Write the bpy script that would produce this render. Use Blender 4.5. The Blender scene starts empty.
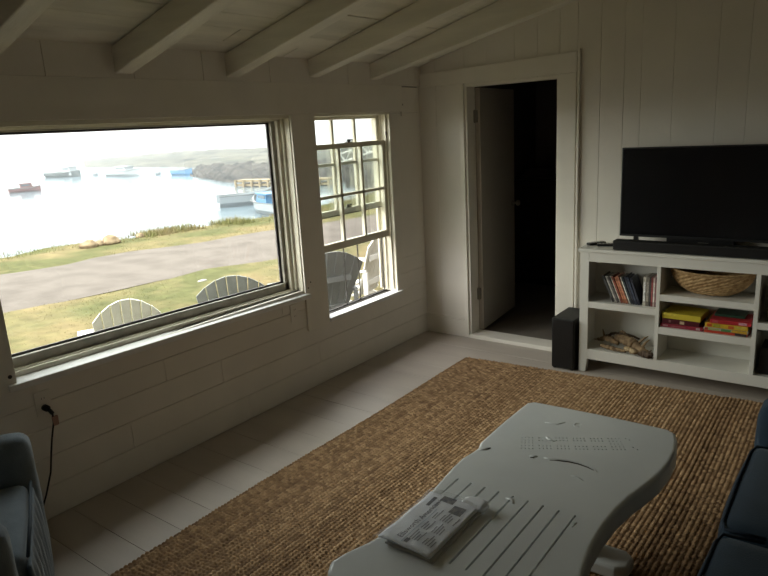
import bpy, bmesh, math, random
import numpy as np
from mathutils import Vector, Matrix

random.seed(7); rng = np.random.default_rng(7)
C = bpy.context.scene.collection
sc = bpy.context.scene

# ------------------------------------------------------------------ camera
F = 652.6
cam_d = bpy.data.cameras.new('camera'); cam = bpy.data.objects.new('camera', cam_d); C.objects.link(cam)
cam_d.sensor_fit = 'HORIZONTAL'; cam_d.sensor_width = 36.0; cam_d.lens = F / 768 * 36.0
cam_d.clip_start = .02; cam_d.clip_end = 2000
yaw, pit, rol = [math.radians(a) for a in (37.539, -13.79, -3.207)]
fw = Vector((-math.sin(yaw) * math.cos(pit), math.cos(yaw) * math.cos(pit), math.sin(pit)))
rt = fw.cross(Vector((0, 0, 1))).normalized(); up = rt.cross(fw)
R_ = rt * math.cos(rol) + up * math.sin(rol); U_ = -rt * math.sin(rol) + up * math.cos(rol)
cam.matrix_world = Matrix(((R_.x, U_.x, -fw.x, 2.964), (R_.y, U_.y, -fw.y, -4.445), (R_.z, U_.z, -fw.z, 1.701), (0, 0, 0, 1)))
sc.camera = cam

# ------------------------------------------------------------------ sky (bright sea fog overcast)
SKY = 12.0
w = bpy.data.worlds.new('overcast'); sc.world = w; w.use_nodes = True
nt = w.node_tree; bg = nt.nodes['Background']
tc = nt.nodes.new('ShaderNodeTexCoord'); sx = nt.nodes.new('ShaderNodeSeparateXYZ'); cr = nt.nodes.new('ShaderNodeValToRGB')
nt.links.new(tc.outputs['Generated'], sx.inputs[0]); nt.links.new(sx.outputs['Z'], cr.inputs[0]); nt.links.new(cr.outputs[0], bg.inputs[0])
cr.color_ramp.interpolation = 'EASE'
# luminous fog: dim white at the horizon, much brighter overhead, raised to light the room
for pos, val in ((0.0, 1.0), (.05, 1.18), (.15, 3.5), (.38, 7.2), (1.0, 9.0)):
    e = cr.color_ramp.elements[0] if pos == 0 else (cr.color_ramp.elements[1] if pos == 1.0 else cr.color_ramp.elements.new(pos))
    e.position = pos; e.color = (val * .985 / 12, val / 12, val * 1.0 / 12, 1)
# added glow lobe in the sky, out of view on the left, brightening the interior
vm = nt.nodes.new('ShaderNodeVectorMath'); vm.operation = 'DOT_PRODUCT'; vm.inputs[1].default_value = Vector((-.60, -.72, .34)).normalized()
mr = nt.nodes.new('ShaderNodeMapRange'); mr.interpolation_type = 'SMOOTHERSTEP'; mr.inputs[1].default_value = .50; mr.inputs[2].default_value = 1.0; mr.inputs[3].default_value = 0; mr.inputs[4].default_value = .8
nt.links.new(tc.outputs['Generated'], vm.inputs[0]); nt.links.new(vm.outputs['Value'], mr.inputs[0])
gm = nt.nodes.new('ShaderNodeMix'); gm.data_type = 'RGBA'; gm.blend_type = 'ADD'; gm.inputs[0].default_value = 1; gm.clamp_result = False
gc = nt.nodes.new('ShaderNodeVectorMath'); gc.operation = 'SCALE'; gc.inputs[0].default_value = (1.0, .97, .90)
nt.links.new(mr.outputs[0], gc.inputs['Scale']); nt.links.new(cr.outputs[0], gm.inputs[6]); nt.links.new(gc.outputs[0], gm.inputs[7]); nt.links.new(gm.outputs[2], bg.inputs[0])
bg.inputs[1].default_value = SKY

# window portals only guide the sampling of the sky light
def portal(name, x, y0, y1, z0, z1):
    l = bpy.data.lights.new(name, 'AREA'); l.shape = 'RECTANGLE'; l.size = abs(z1 - z0); l.size_y = abs(y1 - y0)
    o = bpy.data.objects.new(name, l); C.objects.link(o); o.location = (x, (y0 + y1) / 2, (z0 + z1) / 2)
    o.rotation_euler = (0, math.radians(-90), 0)
    l.cycles.is_portal = True
portal('window_portal', -.17, -3.32, -1.43, .66, 1.83)
portal('window_portal', -.17, -1.25, -.38, .42, 1.83)

sc.view_settings.view_transform = 'Standard'; sc.view_settings.look = 'None'
sc.view_settings.exposure = 0.17; sc.view_settings.gamma = 1.0; sc.view_settings.use_curve_mapping = False
sc.cycles.max_bounces = 14; sc.cycles.diffuse_bounces = 12; sc.cycles.glossy_bounces = 4
sc.cycles.transparent_max_bounces = 16; sc.cycles.transmission_bounces = 6; sc.cycles.volume_bounces = 3
sc.cycles.sample_clamp_indirect = 6.0

# ------------------------------------------------------------------ materials
def mat(name, col, rough=.6, spec=.4, var=.0, vscale=6., bump=0., bscale=60., metal=0., sheen=0., col2=None, stretch=(1, 1, 1), coat=0.):
    m = bpy.data.materials.new(name); m.use_nodes = True
    n = m.node_tree; b = n.nodes['Principled BSDF']; L = n.links.new
    b.inputs['Base Color'].default_value = (*col, 1); b.inputs['Roughness'].default_value = rough
    b.inputs['Specular IOR Level'].default_value = spec; b.inputs['Metallic'].default_value = metal
    if sheen: b.inputs['Sheen Weight'].default_value = sheen
    if coat: b.inputs['Coat Weight'].default_value = coat
    if var or bump or col2:
        t = n.nodes.new('ShaderNodeTexCoord'); mp = n.nodes.new('ShaderNodeMapping'); mp.inputs['Scale'].default_value = stretch
        L(t.outputs['Object'], mp.inputs[0])
    if var or col2:
        no = n.nodes.new('ShaderNodeTexNoise'); no.inputs['Scale'].default_value = vscale; no.inputs['Detail'].default_value = 5
        L(mp.outputs[0], no.inputs['Vector'])
        r = n.nodes.new('ShaderNodeValToRGB'); L(no.outputs[0], r.inputs[0])
        c2 = col2 or tuple(c * (1 - var) for c in col)
        r.color_ramp.elements[0].color = (*c2, 1); r.color_ramp.elements[0].position = .35
        r.color_ramp.elements[1].color = (*col, 1); r.color_ramp.elements[1].position = .62
        L(r.outputs[0], b.inputs['Base Color'])
    if bump:
        nb = n.nodes.new('ShaderNodeTexNoise'); nb.inputs['Scale'].default_value = bscale; nb.inputs['Detail'].default_value = 4
        L(mp.outputs[0], nb.inputs['Vector'])
        bu = n.nodes.new('ShaderNodeBump'); bu.inputs['Strength'].default_value = bump; bu.inputs['Distance'].default_value = .004
        L(nb.outputs[0], bu.inputs['Height']); L(bu.outputs[0], b.inputs['Normal'])
    return m

M = dict(
    wall=mat('painted_wall', (.80, .765, .70), .55, .3, .06, 3., .25, 25.),
    wallb=mat('painted_paneling', (.80, .765, .695), .5, .35, .05, 3., .2, 25.),
    beam=mat('painted_rafter', (.78, .745, .655), .55, .3, .12, 5., .4, 30., stretch=(.4, 3, 3)),
    deck=mat('painted_roof_boards', (.76, .725, .63), .6, .3, .18, 4., .4, 30., stretch=(3, .4, 3)),
    trim=mat('painted_trim', (.82, .785, .71), .45, .4, .05, 4., .15, 30.),
    cream=mat('cream_sash_paint', (.76, .72, .60), .45, .4, .06, 8., .15, 40.),
    sill=mat('white_sill_paint', (.80, .80, .79), .35, .5, .05, 6., .1, 40.),
    greysash=mat('mottled_grey_sash', (.46, .44, .38), .5, .4, .2, 12., .2, 50.),  # mottled grey, between the cream and the dark strip
    darksash=mat('dark_glazing_strip', (.06, .055, .06), .5, .4),
    floor=mat('painted_floor', (.46, .41, .36), .42, .4, .08, 3.5, .12, 20., stretch=(.5, 2, 1)),
    gap=mat('dark_gap', (.05, .045, .04), .9, .1),
    stand=mat('white_furniture_lacquer', (.72, .71, .66), .35, .45, .02, 4.),
    black=mat('black_plastic', (.012, .012, .013), .35, .5),
    blackmat=mat('black_vinyl', (.018, .018, .017), .6, .3, bump=.1, bscale=200.),
    screen=mat('glossy_screen', (.004, .004, .005), .22, .5),
    metal=mat('dull_metal', (.35, .33, .29), .45, .5, metal=.8),
    darkmetal=mat('dark_metal', (.06, .055, .05), .45, .5, metal=.6),
    table=mat('grey_white_table_paint', (.67, .70, .70), .30, .5, .05, 5., .12, 35.),
    paper=mat('newsprint', (.84, .87, .92), .8, .2, .06, 15.),
    paperdark=mat('newsprint_fold', (.60, .58, .54), .8, .2, .2, 12.),
    ink=mat('printing_ink', (.09, .09, .11), .8, .1),
    ink2=mat('faint_printing_ink', (.24, .25, .28), .8, .1),
    photo=mat('dark_press_photo', (.05, .06, .08), .7, .2, col2=(.22, .2, .19), vscale=60.),
    bluebar=mat('pale_blue_print', (.50, .58, .66), .8, .1),
    armfab=mat('blue_grey_fabric', (.19, .24, .285), .9, .2, .2, 14., .5, 300., sheen=.3),
    navy=mat('navy_fabric', (.022, .044, .070), .9, .2, .2, 10., .5, 250., sheen=.15),
    navypipe=mat('navy_piping', (.016, .028, .046), .8, .3),
    armpipe=mat('blue_grey_piping', (.06, .08, .10), .8, .3),
    plug=mat('black_rubber', (.015, .015, .015), .5, .4),
    tag=mat('pinkish_tag', (.42, .25, .20), .7, .3),
    plate=mat('ivory_outlet_plate', (.78, .745, .68), .4, .5),
    basket=mat('woven_seagrass', (.50, .34, .17), .75, .25, col2=(.27, .16, .07), vscale=40.),
    drift=mat('weathered_driftwood', (.30, .21, .12), .85, .2, col2=(.13, .085, .05), vscale=35., bump=.8, bscale=60.),
    driftd=mat('dark_driftwood', (.10, .07, .05), .9, .2, bump=.8, bscale=60.),
    driftl=mat('pale_driftwood', (.45, .35, .21), .85, .2, col2=(.30, .21, .12), vscale=60., bump=.8, bscale=60.),
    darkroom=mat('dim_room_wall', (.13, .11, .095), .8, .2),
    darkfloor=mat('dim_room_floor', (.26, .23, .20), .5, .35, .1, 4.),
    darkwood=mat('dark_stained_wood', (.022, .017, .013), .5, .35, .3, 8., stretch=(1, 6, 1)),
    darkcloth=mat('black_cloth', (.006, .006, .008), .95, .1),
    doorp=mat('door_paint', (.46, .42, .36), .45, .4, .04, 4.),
    adw=mat('white_chair_paint', (.62, .60, .54), .5, .4, .06, 12.),
    adg=mat('grey_chair_paint', (.20, .205, .195), .6, .3, .12, 12.),
    rock=mat('brown_rock', (.24, .18, .11), .9, .2, col2=(.09, .06, .035), vscale=8., bump=.6, bscale=20.),
    pale=mat('pale_stone', (.26, .24, .21), .9, .2, .2),
    hullw=mat('white_hull', (.20, .22, .235), .4, .4), hullg=mat('grey_hull', (.03, .042, .042), .5, .4),
    hullr=mat('red_hull', (.13, .05, .045), .5, .4), hullb=mat('blue_hull', (.05, .14, .26), .5, .4),
    boatin=mat('boat_interior', (.09, .095, .095), .6, .3), glassd=mat('boat_window', (.05, .07, .09), .2, .5),
    pier=mat('weathered_pier_wood', (.22, .175, .11), .9, .2, .3, 3.),
    gang=mat('white_gangway_paint', (.45, .45, .42), .5, .3),
    rope=mat('sash_cord', (.07, .06, .06), .8, .2),
)

def grass_mat():
    m = mat('lawn', (.062, .062, .024), .95, .1, col2=(.12, .092, .045), vscale=.9, bump=.8, bscale=25.)
    n = m.node_tree; L = n.links.new; b = n.nodes['Principled BSDF']
    src = b.inputs['Base Color'].links[0].from_socket
    no = n.nodes.new('ShaderNodeTexNoise'); no.inputs['Scale'].default_value = 6; no.inputs['Detail'].default_value = 6
    t = [x for x in n.nodes if x.type == 'TEX_COORD'][0]; L(t.outputs['Object'], no.inputs['Vector'])
    mx = n.nodes.new('ShaderNodeMix'); mx.data_type = 'RGBA'; mx.blend_type = 'OVERLAY'; mx.inputs[0].default_value = .55
    L(src, mx.inputs[6]); L(no.outputs[0], mx.inputs[7]); L(mx.outputs[2], b.inputs['Base Color'])
    return m
M['grass'] = grass_mat()
M['gravel'] = mat('gravel', (.105, .089, .078), .95, .1, col2=(.082, .069, .060), vscale=2.2, bump=1., bscale=14.)
M['land'] = mat('far_shore_land', (.075, .07, .055), .95, .1, col2=(.02, .022, .02), vscale=.35, bump=1., bscale=.5)
M['rockshore'] = mat('rocky_shore', (.05, .045, .04), .95, .1, col2=(.012, .012, .012), vscale=.6, bump=1., bscale=2.)
M['water'] = mat('sea_water', (.10, .13, .15), .12, .5, bump=.25, bscale=1.2, stretch=(1, .3, 1))

def glass_mat(name, tint=(.93, .95, .93), gl=.06, rough=.02):
    m = bpy.data.materials.new(name); m.use_nodes = True; n = m.node_tree; n.nodes.clear(); L = n.links.new
    o = n.nodes.new('ShaderNodeOutputMaterial'); tr = n.nodes.new('ShaderNodeBsdfTransparent'); g = n.nodes.new('ShaderNodeBsdfGlossy')
    mx = n.nodes.new('ShaderNodeMixShader'); lw = n.nodes.new('ShaderNodeLayerWeight'); lw.inputs[0].default_value = .25
    ml = n.nodes.new('ShaderNodeMath'); ml.operation = 'MULTIPLY_ADD'; ml.inputs[1].default_value = .35; ml.inputs[2].default_value = gl * .4
    tr.inputs[0].default_value = (*tint, 1); g.inputs['Roughness'].default_value = rough
    L(lw.outputs['Fresnel'], ml.inputs[0]); L(ml.outputs[0], mx.inputs[0]); L(tr.outputs[0], mx.inputs[1]); L(g.outputs[0], mx.inputs[2]); L(mx.outputs[0], o.inputs[0])
    return m
M['glass'] = glass_mat('window_glass'); 
def film_mat(name, col, fac, rough=.3):
    m = bpy.data.materials.new(name); m.use_nodes = True; n = m.node_tree; b = n.nodes['Principled BSDF']; L = n.links.new
    tr = n.nodes.new('ShaderNodeBsdfTransparent'); mx = n.nodes.new('ShaderNodeMixShader'); mx.inputs[0].default_value = fac
    b.inputs['Base Color'].default_value = (*col, 1); b.inputs['Roughness'].default_value = rough
    o = n.nodes['Material Output']; L(tr.outputs[0], mx.inputs[1]); L(b.outputs[0], mx.inputs[2]); L(mx.outputs[0], o.inputs[0])
    return m
M['mesh'] = film_mat('insect_screen_mesh', (.12, .12, .12), .16)
M['wrap'] = film_mat('clear_plastic_wrap', (.8, .81, .83), .2, .2)

# ------------------------------------------------------------------ helpers
def B(): return bmesh.new()
def box(bm, x0, y0, z0, x1, y1, z1, mx=None):
    if x0 > x1: x0, x1 = x1, x0
    if y0 > y1: y0, y1 = y1, y0
    if z0 > z1: z0, z1 = z1, z0
    vs = [bm.verts.new((mx @ Vector(p)) if mx else p) for p in
          ((x0, y0, z0), (x1, y0, z0), (x1, y1, z0), (x0, y1, z0), (x0, y0, z1), (x1, y0, z1), (x1, y1, z1), (x0, y1, z1))]
    for f in ((0, 3, 2, 1), (4, 5, 6, 7), (0, 1, 5, 4), (1, 2, 6, 5), (2, 3, 7, 6), (3, 0, 4, 7)): bm.faces.new([vs[i] for i in f])
    return vs
def hexa(bm, pts):
    vs = [bm.verts.new(p) for p in pts]
    for f in ((0, 3, 2, 1), (4, 5, 6, 7), (0, 1, 5, 4), (1, 2, 6, 5), (2, 3, 7, 6), (3, 0, 4, 7)): bm.faces.new([vs[i] for i in f])
def prism(bm, pts, z0, z1):
    a = [bm.verts.new((p[0], p[1], z0)) for p in pts]; b = [bm.verts.new((p[0], p[1], z1)) for p in pts]
    n = len(pts); bm.faces.new(a[::-1]); bm.faces.new(b)
    for i in range(n): bm.faces.new((a[i], a[(i + 1) % n], b[(i + 1) % n], b[i]))
def tube(bm, pts, r, seg=8, caps=True, radii=None):
    pts = [Vector(p) for p in pts]; rings = []; prev = None
    for i, p in enumerate(pts):
        d = (pts[min(i + 1, len(pts) - 1)] - pts[max(i - 1, 0)]).normalized()
        if prev is None:
            a = Vector((0, 0, 1)) if abs(d.z) < .9 else Vector((1, 0, 0)); u = d.cross(a).normalized()
        else: u = (prev - d * prev.dot(d)).normalized()
        prev = u; v = d.cross(u); rr = radii[i] if radii else r
        rings.append([bm.verts.new(p + (u * math.cos(t) + v * math.sin(t)) * rr) for t in [2 * math.pi * k / seg for k in range(seg)]])
    for a, b in zip(rings, rings[1:]):
        for k in range(seg): bm.faces.new((a[k], a[(k + 1) % seg], b[(k + 1) % seg], b[k]))
    if caps: bm.faces.new(rings[0][::-1]); bm.faces.new(rings[-1])
def lathe(bm, prof, c=(0, 0, 0), seg=20, mx=None):
    rings = []
    for r, z in prof:
        rings.append([bm.verts.new((mx @ Vector((r * math.cos(t), r * math.sin(t), z)) if mx else Vector((c[0] + r * math.cos(t), c[1] + r * math.sin(t), c[2] + z)))) for t in [2 * math.pi * k / seg for k in range(seg)]])
    for a, b in zip(rings, rings[1:]):
        for k in range(seg): bm.faces.new((a[k], a[(k + 1) % seg], b[(k + 1) % seg], b[k]))
    bm.faces.new(rings[0][::-1]); bm.faces.new(rings[-1])
def soft(bm, x0, y0, z0, x1, y1, z1, r=.04, puff=.02, n=10, mx=None, wr=0.):
    """rounded, slightly puffed upholstery block"""
    c = Vector(((x0 + x1) / 2, (y0 + y1) / 2, (z0 + z1) / 2)); h = Vector((abs(x1 - x0) / 2, abs(y1 - y0) / 2, abs(z1 - z0) / 2))
    r = min(r, min(h) * .98); idx = {}
    def vert(i, j, k):
        key = (i, j, k)
        if key in idx: return idx[key]
        u = [2 * q / n - 1 for q in (i, j, k)]
        u = [math.copysign(abs(q) ** .7, q) for q in u]
        p = Vector([u[a] * h[a] for a in range(3)]); inn = Vector([max(-(h[a] - r), min(h[a] - r, p[a])) for a in range(3)])
        d = p - inn; l = d.length
        if l > 1e-6: p = inn + d / l * r if l > 0 else p
        b = [(1 - abs(u[a]) ** 2) for a in range(3)]
        for a in range(3):
            o1, o2 = [x for x in range(3) if x != a]
            if abs(u[a]) > .999: p[a] += math.copysign(puff * b[o1] * b[o2], u[a])
        if wr: p += Vector((math.sin(p.z * 60 + p.y * 25), math.cos(p.x * 45 + p.z * 31), math.sin(p.x * 37 + p.y * 41))) * wr
        p += c
        idx[key] = bm.verts.new(mx @ p if mx else p); return idx[key]
    for a in range(3):
        for s in (0, n):
            for i in range(n):
                for j in range(n):
                    q = []
                    for di, dj in ((0, 0), (1, 0), (1, 1), (0, 1)):
                        k = [0, 0, 0]; k[a] = s; k[(a + 1) % 3] = i + di; k[(a + 2) % 3] = j + dj; q.append(vert(*k))
                    if s == 0: q.reverse()
                    bm.faces.new(q)
def obj(name, bm, m, parent=None, bevel=0, smooth=False, seg=2, world=True):
    bmesh.ops.recalc_face_normals(bm, faces=bm.faces[:])
    me = bpy.data.meshes.new(name); bm.to_mesh(me); bm.free()
    if smooth:
        for p in me.polygons: p.use_smooth = True
    o = bpy.data.objects.new(name, me); C.objects.link(o)
    if m is not None: me.materials.append(M[m] if isinstance(m, str) else m)
    if bevel:
        b = o.modifiers.new('bevel', 'BEVEL'); b.width = bevel; b.segments = seg; b.limit_method = 'ANGLE'; b.angle_limit = math.radians(40)
        b.harden_normals = False
    if parent:
        o.parent = parent
        if world: o.matrix_parent_inverse = local(parent).inverted()
    return o
def local(o):
    m = Matrix.Translation(o.location) @ o.rotation_euler.to_matrix().to_4x4()
    return (local(o.parent) @ o.matrix_parent_inverse @ m) if o.parent else m
def thing(name, label, cat, loc=(0, 0, 0), rz=0, group=None):
    o = bpy.data.objects.new(name, None); C.objects.link(o); o.location = loc; o.rotation_euler = (0, 0, rz)
    o.empty_display_size = .1; o['label'] = label; o['category'] = cat
    if group: o['group'] = group
    return o
def tag(o, label, cat, group=None, kind=None):
    o['label'] = label; o['category'] = cat
    if group: o['group'] = group
    if kind: o['kind'] = kind
    return o
def struct(o): o['kind'] = 'structure'; return o
def sroot(name, loc=(0, 0, 0)):
    o = bpy.data.objects.new(name, None); C.objects.link(o); o.location = loc; o.empty_display_size = .1; o['kind'] = 'structure'; return o
def np_mesh(name, V, Fq, m, smooth=True):
    me = bpy.data.meshes.new(name); k = Fq.shape[1]
    me.vertices.add(len(V)); me.vertices.foreach_set('co', V.astype(np.float32).ravel())
    me.loops.add(Fq.size); me.loops.foreach_set('vertex_index', Fq.astype(np.int32).ravel())
    me.polygons.add(len(Fq)); me.polygons.foreach_set('loop_start', np.arange(0, Fq.size, k, dtype=np.int32)); me.polygons.foreach_set('loop_total', np.full(len(Fq), k, dtype=np.int32))
    me.update(calc_edges=True); me.validate()
    if smooth: me.polygons.foreach_set('use_smooth', np.ones(len(me.polygons), dtype=bool))
    me.materials.append(M[m] if isinstance(m, str) else m)
    o = bpy.data.objects.new(name, me); C.objects.link(o); return o
def copy_tree(o, parent=None):
    c = o.copy(); C.objects.link(c)
    if parent: c.parent = parent; c.matrix_parent_inverse = o.matrix_parent_inverse.copy()
    for ch in list(o.children): copy_tree(ch, c)
    return c

# ================================================================== STRUCTURE
XR, YF, CEIL0, CS = 4.7, -5.7, 2.135, .262          # right wall, wall behind the camera, ceiling height at x=0, slope
cz = lambda x: CEIL0 + CS * x
# floor: painted boards running in x, dark hairline gaps
bm = B(); ys = [-5.7]
for yv in (-5.0, -4.78, -4.56, -4.33, -4.12, -3.92, -3.7, -3.515, -3.33, -3.157, -2.975, -2.80, -2.62, -2.41, -2.19, -1.98, -1.77, -1.56, -1.36, -1.12, -.92, -.70, -.47, -.24, 0.): ys.append(yv)
for i in range(len(ys) - 1):
    x = -.02
    while x < XR:
        x2 = min(XR, x + random.choice((1.9, 2.6, 3.2)) if x > 0 else x + random.uniform(1.2, 3))
        box(bm, x + .0005, ys[i] + .0008, -.03, x2 - .0005, ys[i + 1] - .0008, 0 - random.uniform(0, .0012)); x = x2
fl = struct(obj('floor', bm, 'floor', bevel=.001, seg=1))
bm = B(); box(bm, -.14, YF - .1, -.06, XR + .1, .12, -.008); obj('subfloor', bm, 'gap', fl)

# left wall (windows): openings
W1 = (-3.30, -1.447, .69, 1.805); W2 = (-1.237, -.398, .44, 1.80)
bm = B()
rows = [0, .155, .300, .44, .565, .69]
def clip(y0, y1, z0, z1):
    segs = [(y0, y1)]
    for (a, b, c, d) in (W1, W2):
        if z0 < d - 1e-6 and z1 > c + 1e-6:
            ns = []
            for (s, e) in segs:
                if e <= a or s >= b: ns.append((s, e))
                else:
                    if s < a: ns.append((s, a))
                    if e > b: ns.append((b, e))
            segs = ns
    return segs
joints = {0: (-2.0,), 1: (-2.79, -1.35), 2: (-2.18, -3.6, -.75), 3: (-2.55,), 4: (-1.66, -3.4)}
for i in range(5):
    yj = sorted([YF, 0.0] + list(joints[i]))
    for a, b in zip(yj, yj[1:]):
        for s, e in clip(a, b, rows[i], rows[i + 1]):
            box(bm, -.022, s + .0008, rows[i] + .001, -random.uniform(0, .0012), e - .0008, rows[i + 1] - .001)
for s, e in clip(YF, 0, .69, 1.80): box(bm, -.022, s, .6905, 0, e, 1.80)
# boards above the windows, between the rafters
yb = YF
while yb < -.001:
    y2 = min(0, yb + random.uniform(.35, .75)); box(bm, -.022, yb + .001, 1.8015, -.002, y2 - .001, 1.99); box(bm, -.022, yb + .0015, 1.9972, .0205, min(y2, -.001) - .0015, cz(0.0205) + .012); yb = y2
wl = struct(obj('wall_left', bm, 'wall', bevel=.0012, seg=1))
bm = B()
zz = [0, .44, .69, 1.80, 2.5]
for a, b in zip(zz, zz[1:]):
    for s, e in clip(YF - .1, .12, a, b): box(bm, -.15, s, a, -.023, e, b)
obj('sheathing', bm, 'gap', wl)
# header board above both windows, mullion board, casing
bm = B(); box(bm, 0, YF, 1.812, .022, -.262, 1.9965); struct(obj('trim_1', bm, 'trim', bevel=.0006, seg=1))
bm = B(); box(bm, .0, -1.452, .408, .014, -1.238, 1.8118); struct(obj('trim_2', bm, 'trim', bevel=.002))
bm = B(); box(bm, 0, -3.43, .66, .014, -3.290, 1.8118)
tr3 = struct(obj('trim_3', bm, 'trim', bevel=.002))
def screw(x, y, z, parent, r=.006):
    b = B(); lathe(b, [(r, 0), (r, .002), (r * .6, .003)], seg=10, mx=Matrix.Translation((x, y, z)) @ Matrix.Rotation(math.pi / 2, 4, 'Y')); obj('screw', b, 'darkmetal', parent)
screw(.014, -3.315, .735, tr3, .009)
tr2 = bpy.data.objects['trim_2']
screw(.014, -1.425, .70, tr2, .005); screw(.014, -1.40, .735, tr2, .005)

# ---- window 1, large fixed pane
w1 = sroot('window_1', (-.07, -2.37, .69))
y0, y1 = W1[0], W1[1]
zl = lambda y: .700 + (y + 3.33) * (-.0195)          # the sill sags to the right
bm = B()
hexa(bm, [(-.075, y0, zl(y0) - .03), (.034, y0 - .035, zl(y0) - .03), (.034, y1 + .028, zl(y1) - .03), (-.075, y1, zl(y1) - .03),
          (-.075, y0, zl(y0) + .012), (.034, y0 - .035, zl(y0)), (.034, y1 + .028, zl(y1)), (-.075, y1, zl(y1) + .012)])
obj('window_sill', bm, 'sill', w1, bevel=.004)
bm = B()   # jamb liners and head
box(bm, -.15, y1 - .012, .67, -.001, y1, 1.80); box(bm, -.15, y0, .69, -.001, y0 + .012, 1.80); box(bm, -.15, y0, 1.79, -.001, y1, 1.8115)
obj('window_jamb', bm, 'cream', w1, bevel=.002)
bm = B()   # stepped stops
def frame(bm, x0, x1, ya, yb, za, zb, wy, wzb, wzt, sag=True):
    d = (lambda y: zl(y) - .69) if sag else (lambda y: 0)
    box(bm, x0, yb - wy, za, x1, yb, zb); box(bm, x0, ya, za, x1, ya + .012 + wy * .12, zb); box(bm, x0, ya, zb - wzt, x1, yb, zb)
    hexa(bm, [(x0, ya, za - .02), (x1, ya, za - .02), (x1, yb, za - .02), (x0, yb, za - .02),
              (x0, ya, za + wzb + d(ya)), (x1, ya, za + wzb + d(ya)), (x1, yb, za + wzb + d(yb)), (x0, yb, za + wzb + d(yb))])
frame(bm, -.062, -.044, y0 + .012, y1 - .012, .69, 1.79, .018, .030, .006)
frame(bm, -.088, -.0625, y0 + .012, y1 - .012, .69, 1.79, .042, .036, .012)
obj('window_stop', bm, 'cream', w1, bevel=.002)
bm = B(); frame(bm, -.112, -.0885, y0 + .012, y1 - .012, .69, 1.79, .070, .083, .020); obj('window_frame', bm, 'greysash', w1, bevel=.003)
bm = B(); frame(bm, -.122, -.1125, y0 + .012, y1 - .012, .69, 1.79, .086, .094, .031); obj('glazing_strip', bm, 'darksash', w1)
bm = B(); frame(bm, -.15, -.1225, y0 + .012, y1 - .012, .69, 1.79, .06, .06, .02); obj('outer_frame', bm, 'cream', w1)
bm = B(); box(bm, -.120, y0 + .02, .74, -.116, y1 - .06, 1.775); obj('window_pane', bm, 'glass', w1)

# ---- window 2, double hung with the lower sash raised
w2 = sroot('window_2', (-.07, -.82, .44))
y0, y1 = W2[0], W2[1]
bm = B()
box(bm, -.15, y0, .44, -.001, y0 + .010, 1.80); box(bm, -.15, y1 - .010, .44, -.001, y1, 1.80); box(bm, -.15, y0, 1.795, -.001, y1, 1.811)
obj('window_jamb', bm, 'cream', w2, bevel=.0015)
bm = B()   # parting stops
for xa, xb in ((-.045, -.030), (-.093, -.087), (-.15, -.134)):
    wd = .014 if xa > -.1 else .030
    box(bm, xa, y0 + .010, .46, xb, y0 + .010 + wd, 1.795); box(bm, xa, y1 - .010 - wd, .46, xb, y1 - .010, 1.795)
obj('window_stop', bm, 'cream', w2, bevel=.0015)
bm = B()
hexa(bm, [(-.15, y0, .40), (.026, y0 - .0, .417), (.026, y1 + .03, .417), (-.15, y1, .40), (-.15, y0, .435), (.026, y0, .445), (.026, y1 + .03, .445), (-.15, y1, .435)])
obj('window_sill', bm, 'sill', w2, bevel=.003)
def sash(name, x0, x1, za, zb, rb, rtp, mid, lockz, m):
    a, b = y0 + .012, y1 - .012; st = .040; bm = B()
    box(bm, x0, a, za, x1, a + st, zb); box(bm, x0, b - st, za, x1, b, zb)
    box(bm, x0, a + st, za, x1, b - st, za + rb); box(bm, x0, a + st, zb - rtp, x1, b - st, zb)
    s = obj(name, bm, m, w2, bevel=.003)
    bm = B(); ga, gb = a + st, b - st
    for k in (1, 2):
        yc = ga + (gb - ga) * k / 3; box(bm, x0 + .005, yc - .011, za + rb - .002, x1 - .005, yc + .011, zb - rtp + .002)
    box(bm, x0 + .005, ga - .002, mid - .010, x1 - .005, gb + .002, mid + .010)
    obj('muntin', bm, m, s, bevel=.002)
    bm = B(); xm = (x0 + x1) / 2; box(bm, xm - .0015, ga - .003, za + rb - .003, xm + .0015, gb + .003, zb - rtp + .003); obj('window_pane', bm, 'glass', s)
    bm = B(); yc = (a + b) / 2
    box(bm, x0 + .004, yc - .028, lockz, x1 - .002, yc + .028, lockz + .006); lathe(bm, [(.012, 0), (.012, .014), (.006, .02)], (xm, yc, lockz + .004), 12)
    box(bm, xm - .005, yc - .004, lockz + .012, xm + .005, yc + .045, lockz + .022)
    obj('sash_lock', bm, 'darkmetal', s)
sash('lower_sash', -.084, -.048, .882, 1.612, .052, .034, 1.255, 1.612, 'cream')
sash('upper_sash', -.130, -.096, 1.115, 1.794, .038, .022, 1.470, 1.153, 'cream')
bm = B(); box(bm, -.128, y0 + .013, 1.108, -.098, y1 - .013, 1.1145); obj('weather_strip', bm, 'darksash', w2)
scr = B()
for yy in (y0 + .042, -.905, -.745, y1 - .045): box(scr, -.112, yy - .003, .447, -.104, yy + .003, .880)
box(scr, -.112, y0 + .012, .868, -.104, y1 - .012, .880); box(scr, -.112, y0 + .012, .437, -.104, y1 - .012, .447)
sf = obj('screen_frame', scr, 'darkmetal', w2)
bm = B(); box(bm, -.1085, y0 + .014, .446, -.1075, y1 - .014, .869); obj('screen_mesh', bm, 'mesh', sf)
bm = B(); tube(bm, [(-.040, y1 - .018, 1.70), (-.030, y1 - .020, 1.66), (-.036, y1 - .016, 1.62), (-.040, y1 - .014, 1.57)], .005, 6, radii=[.003, .006, .006, .003]); obj('sash_cord', bm, 'rope', w2)

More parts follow.
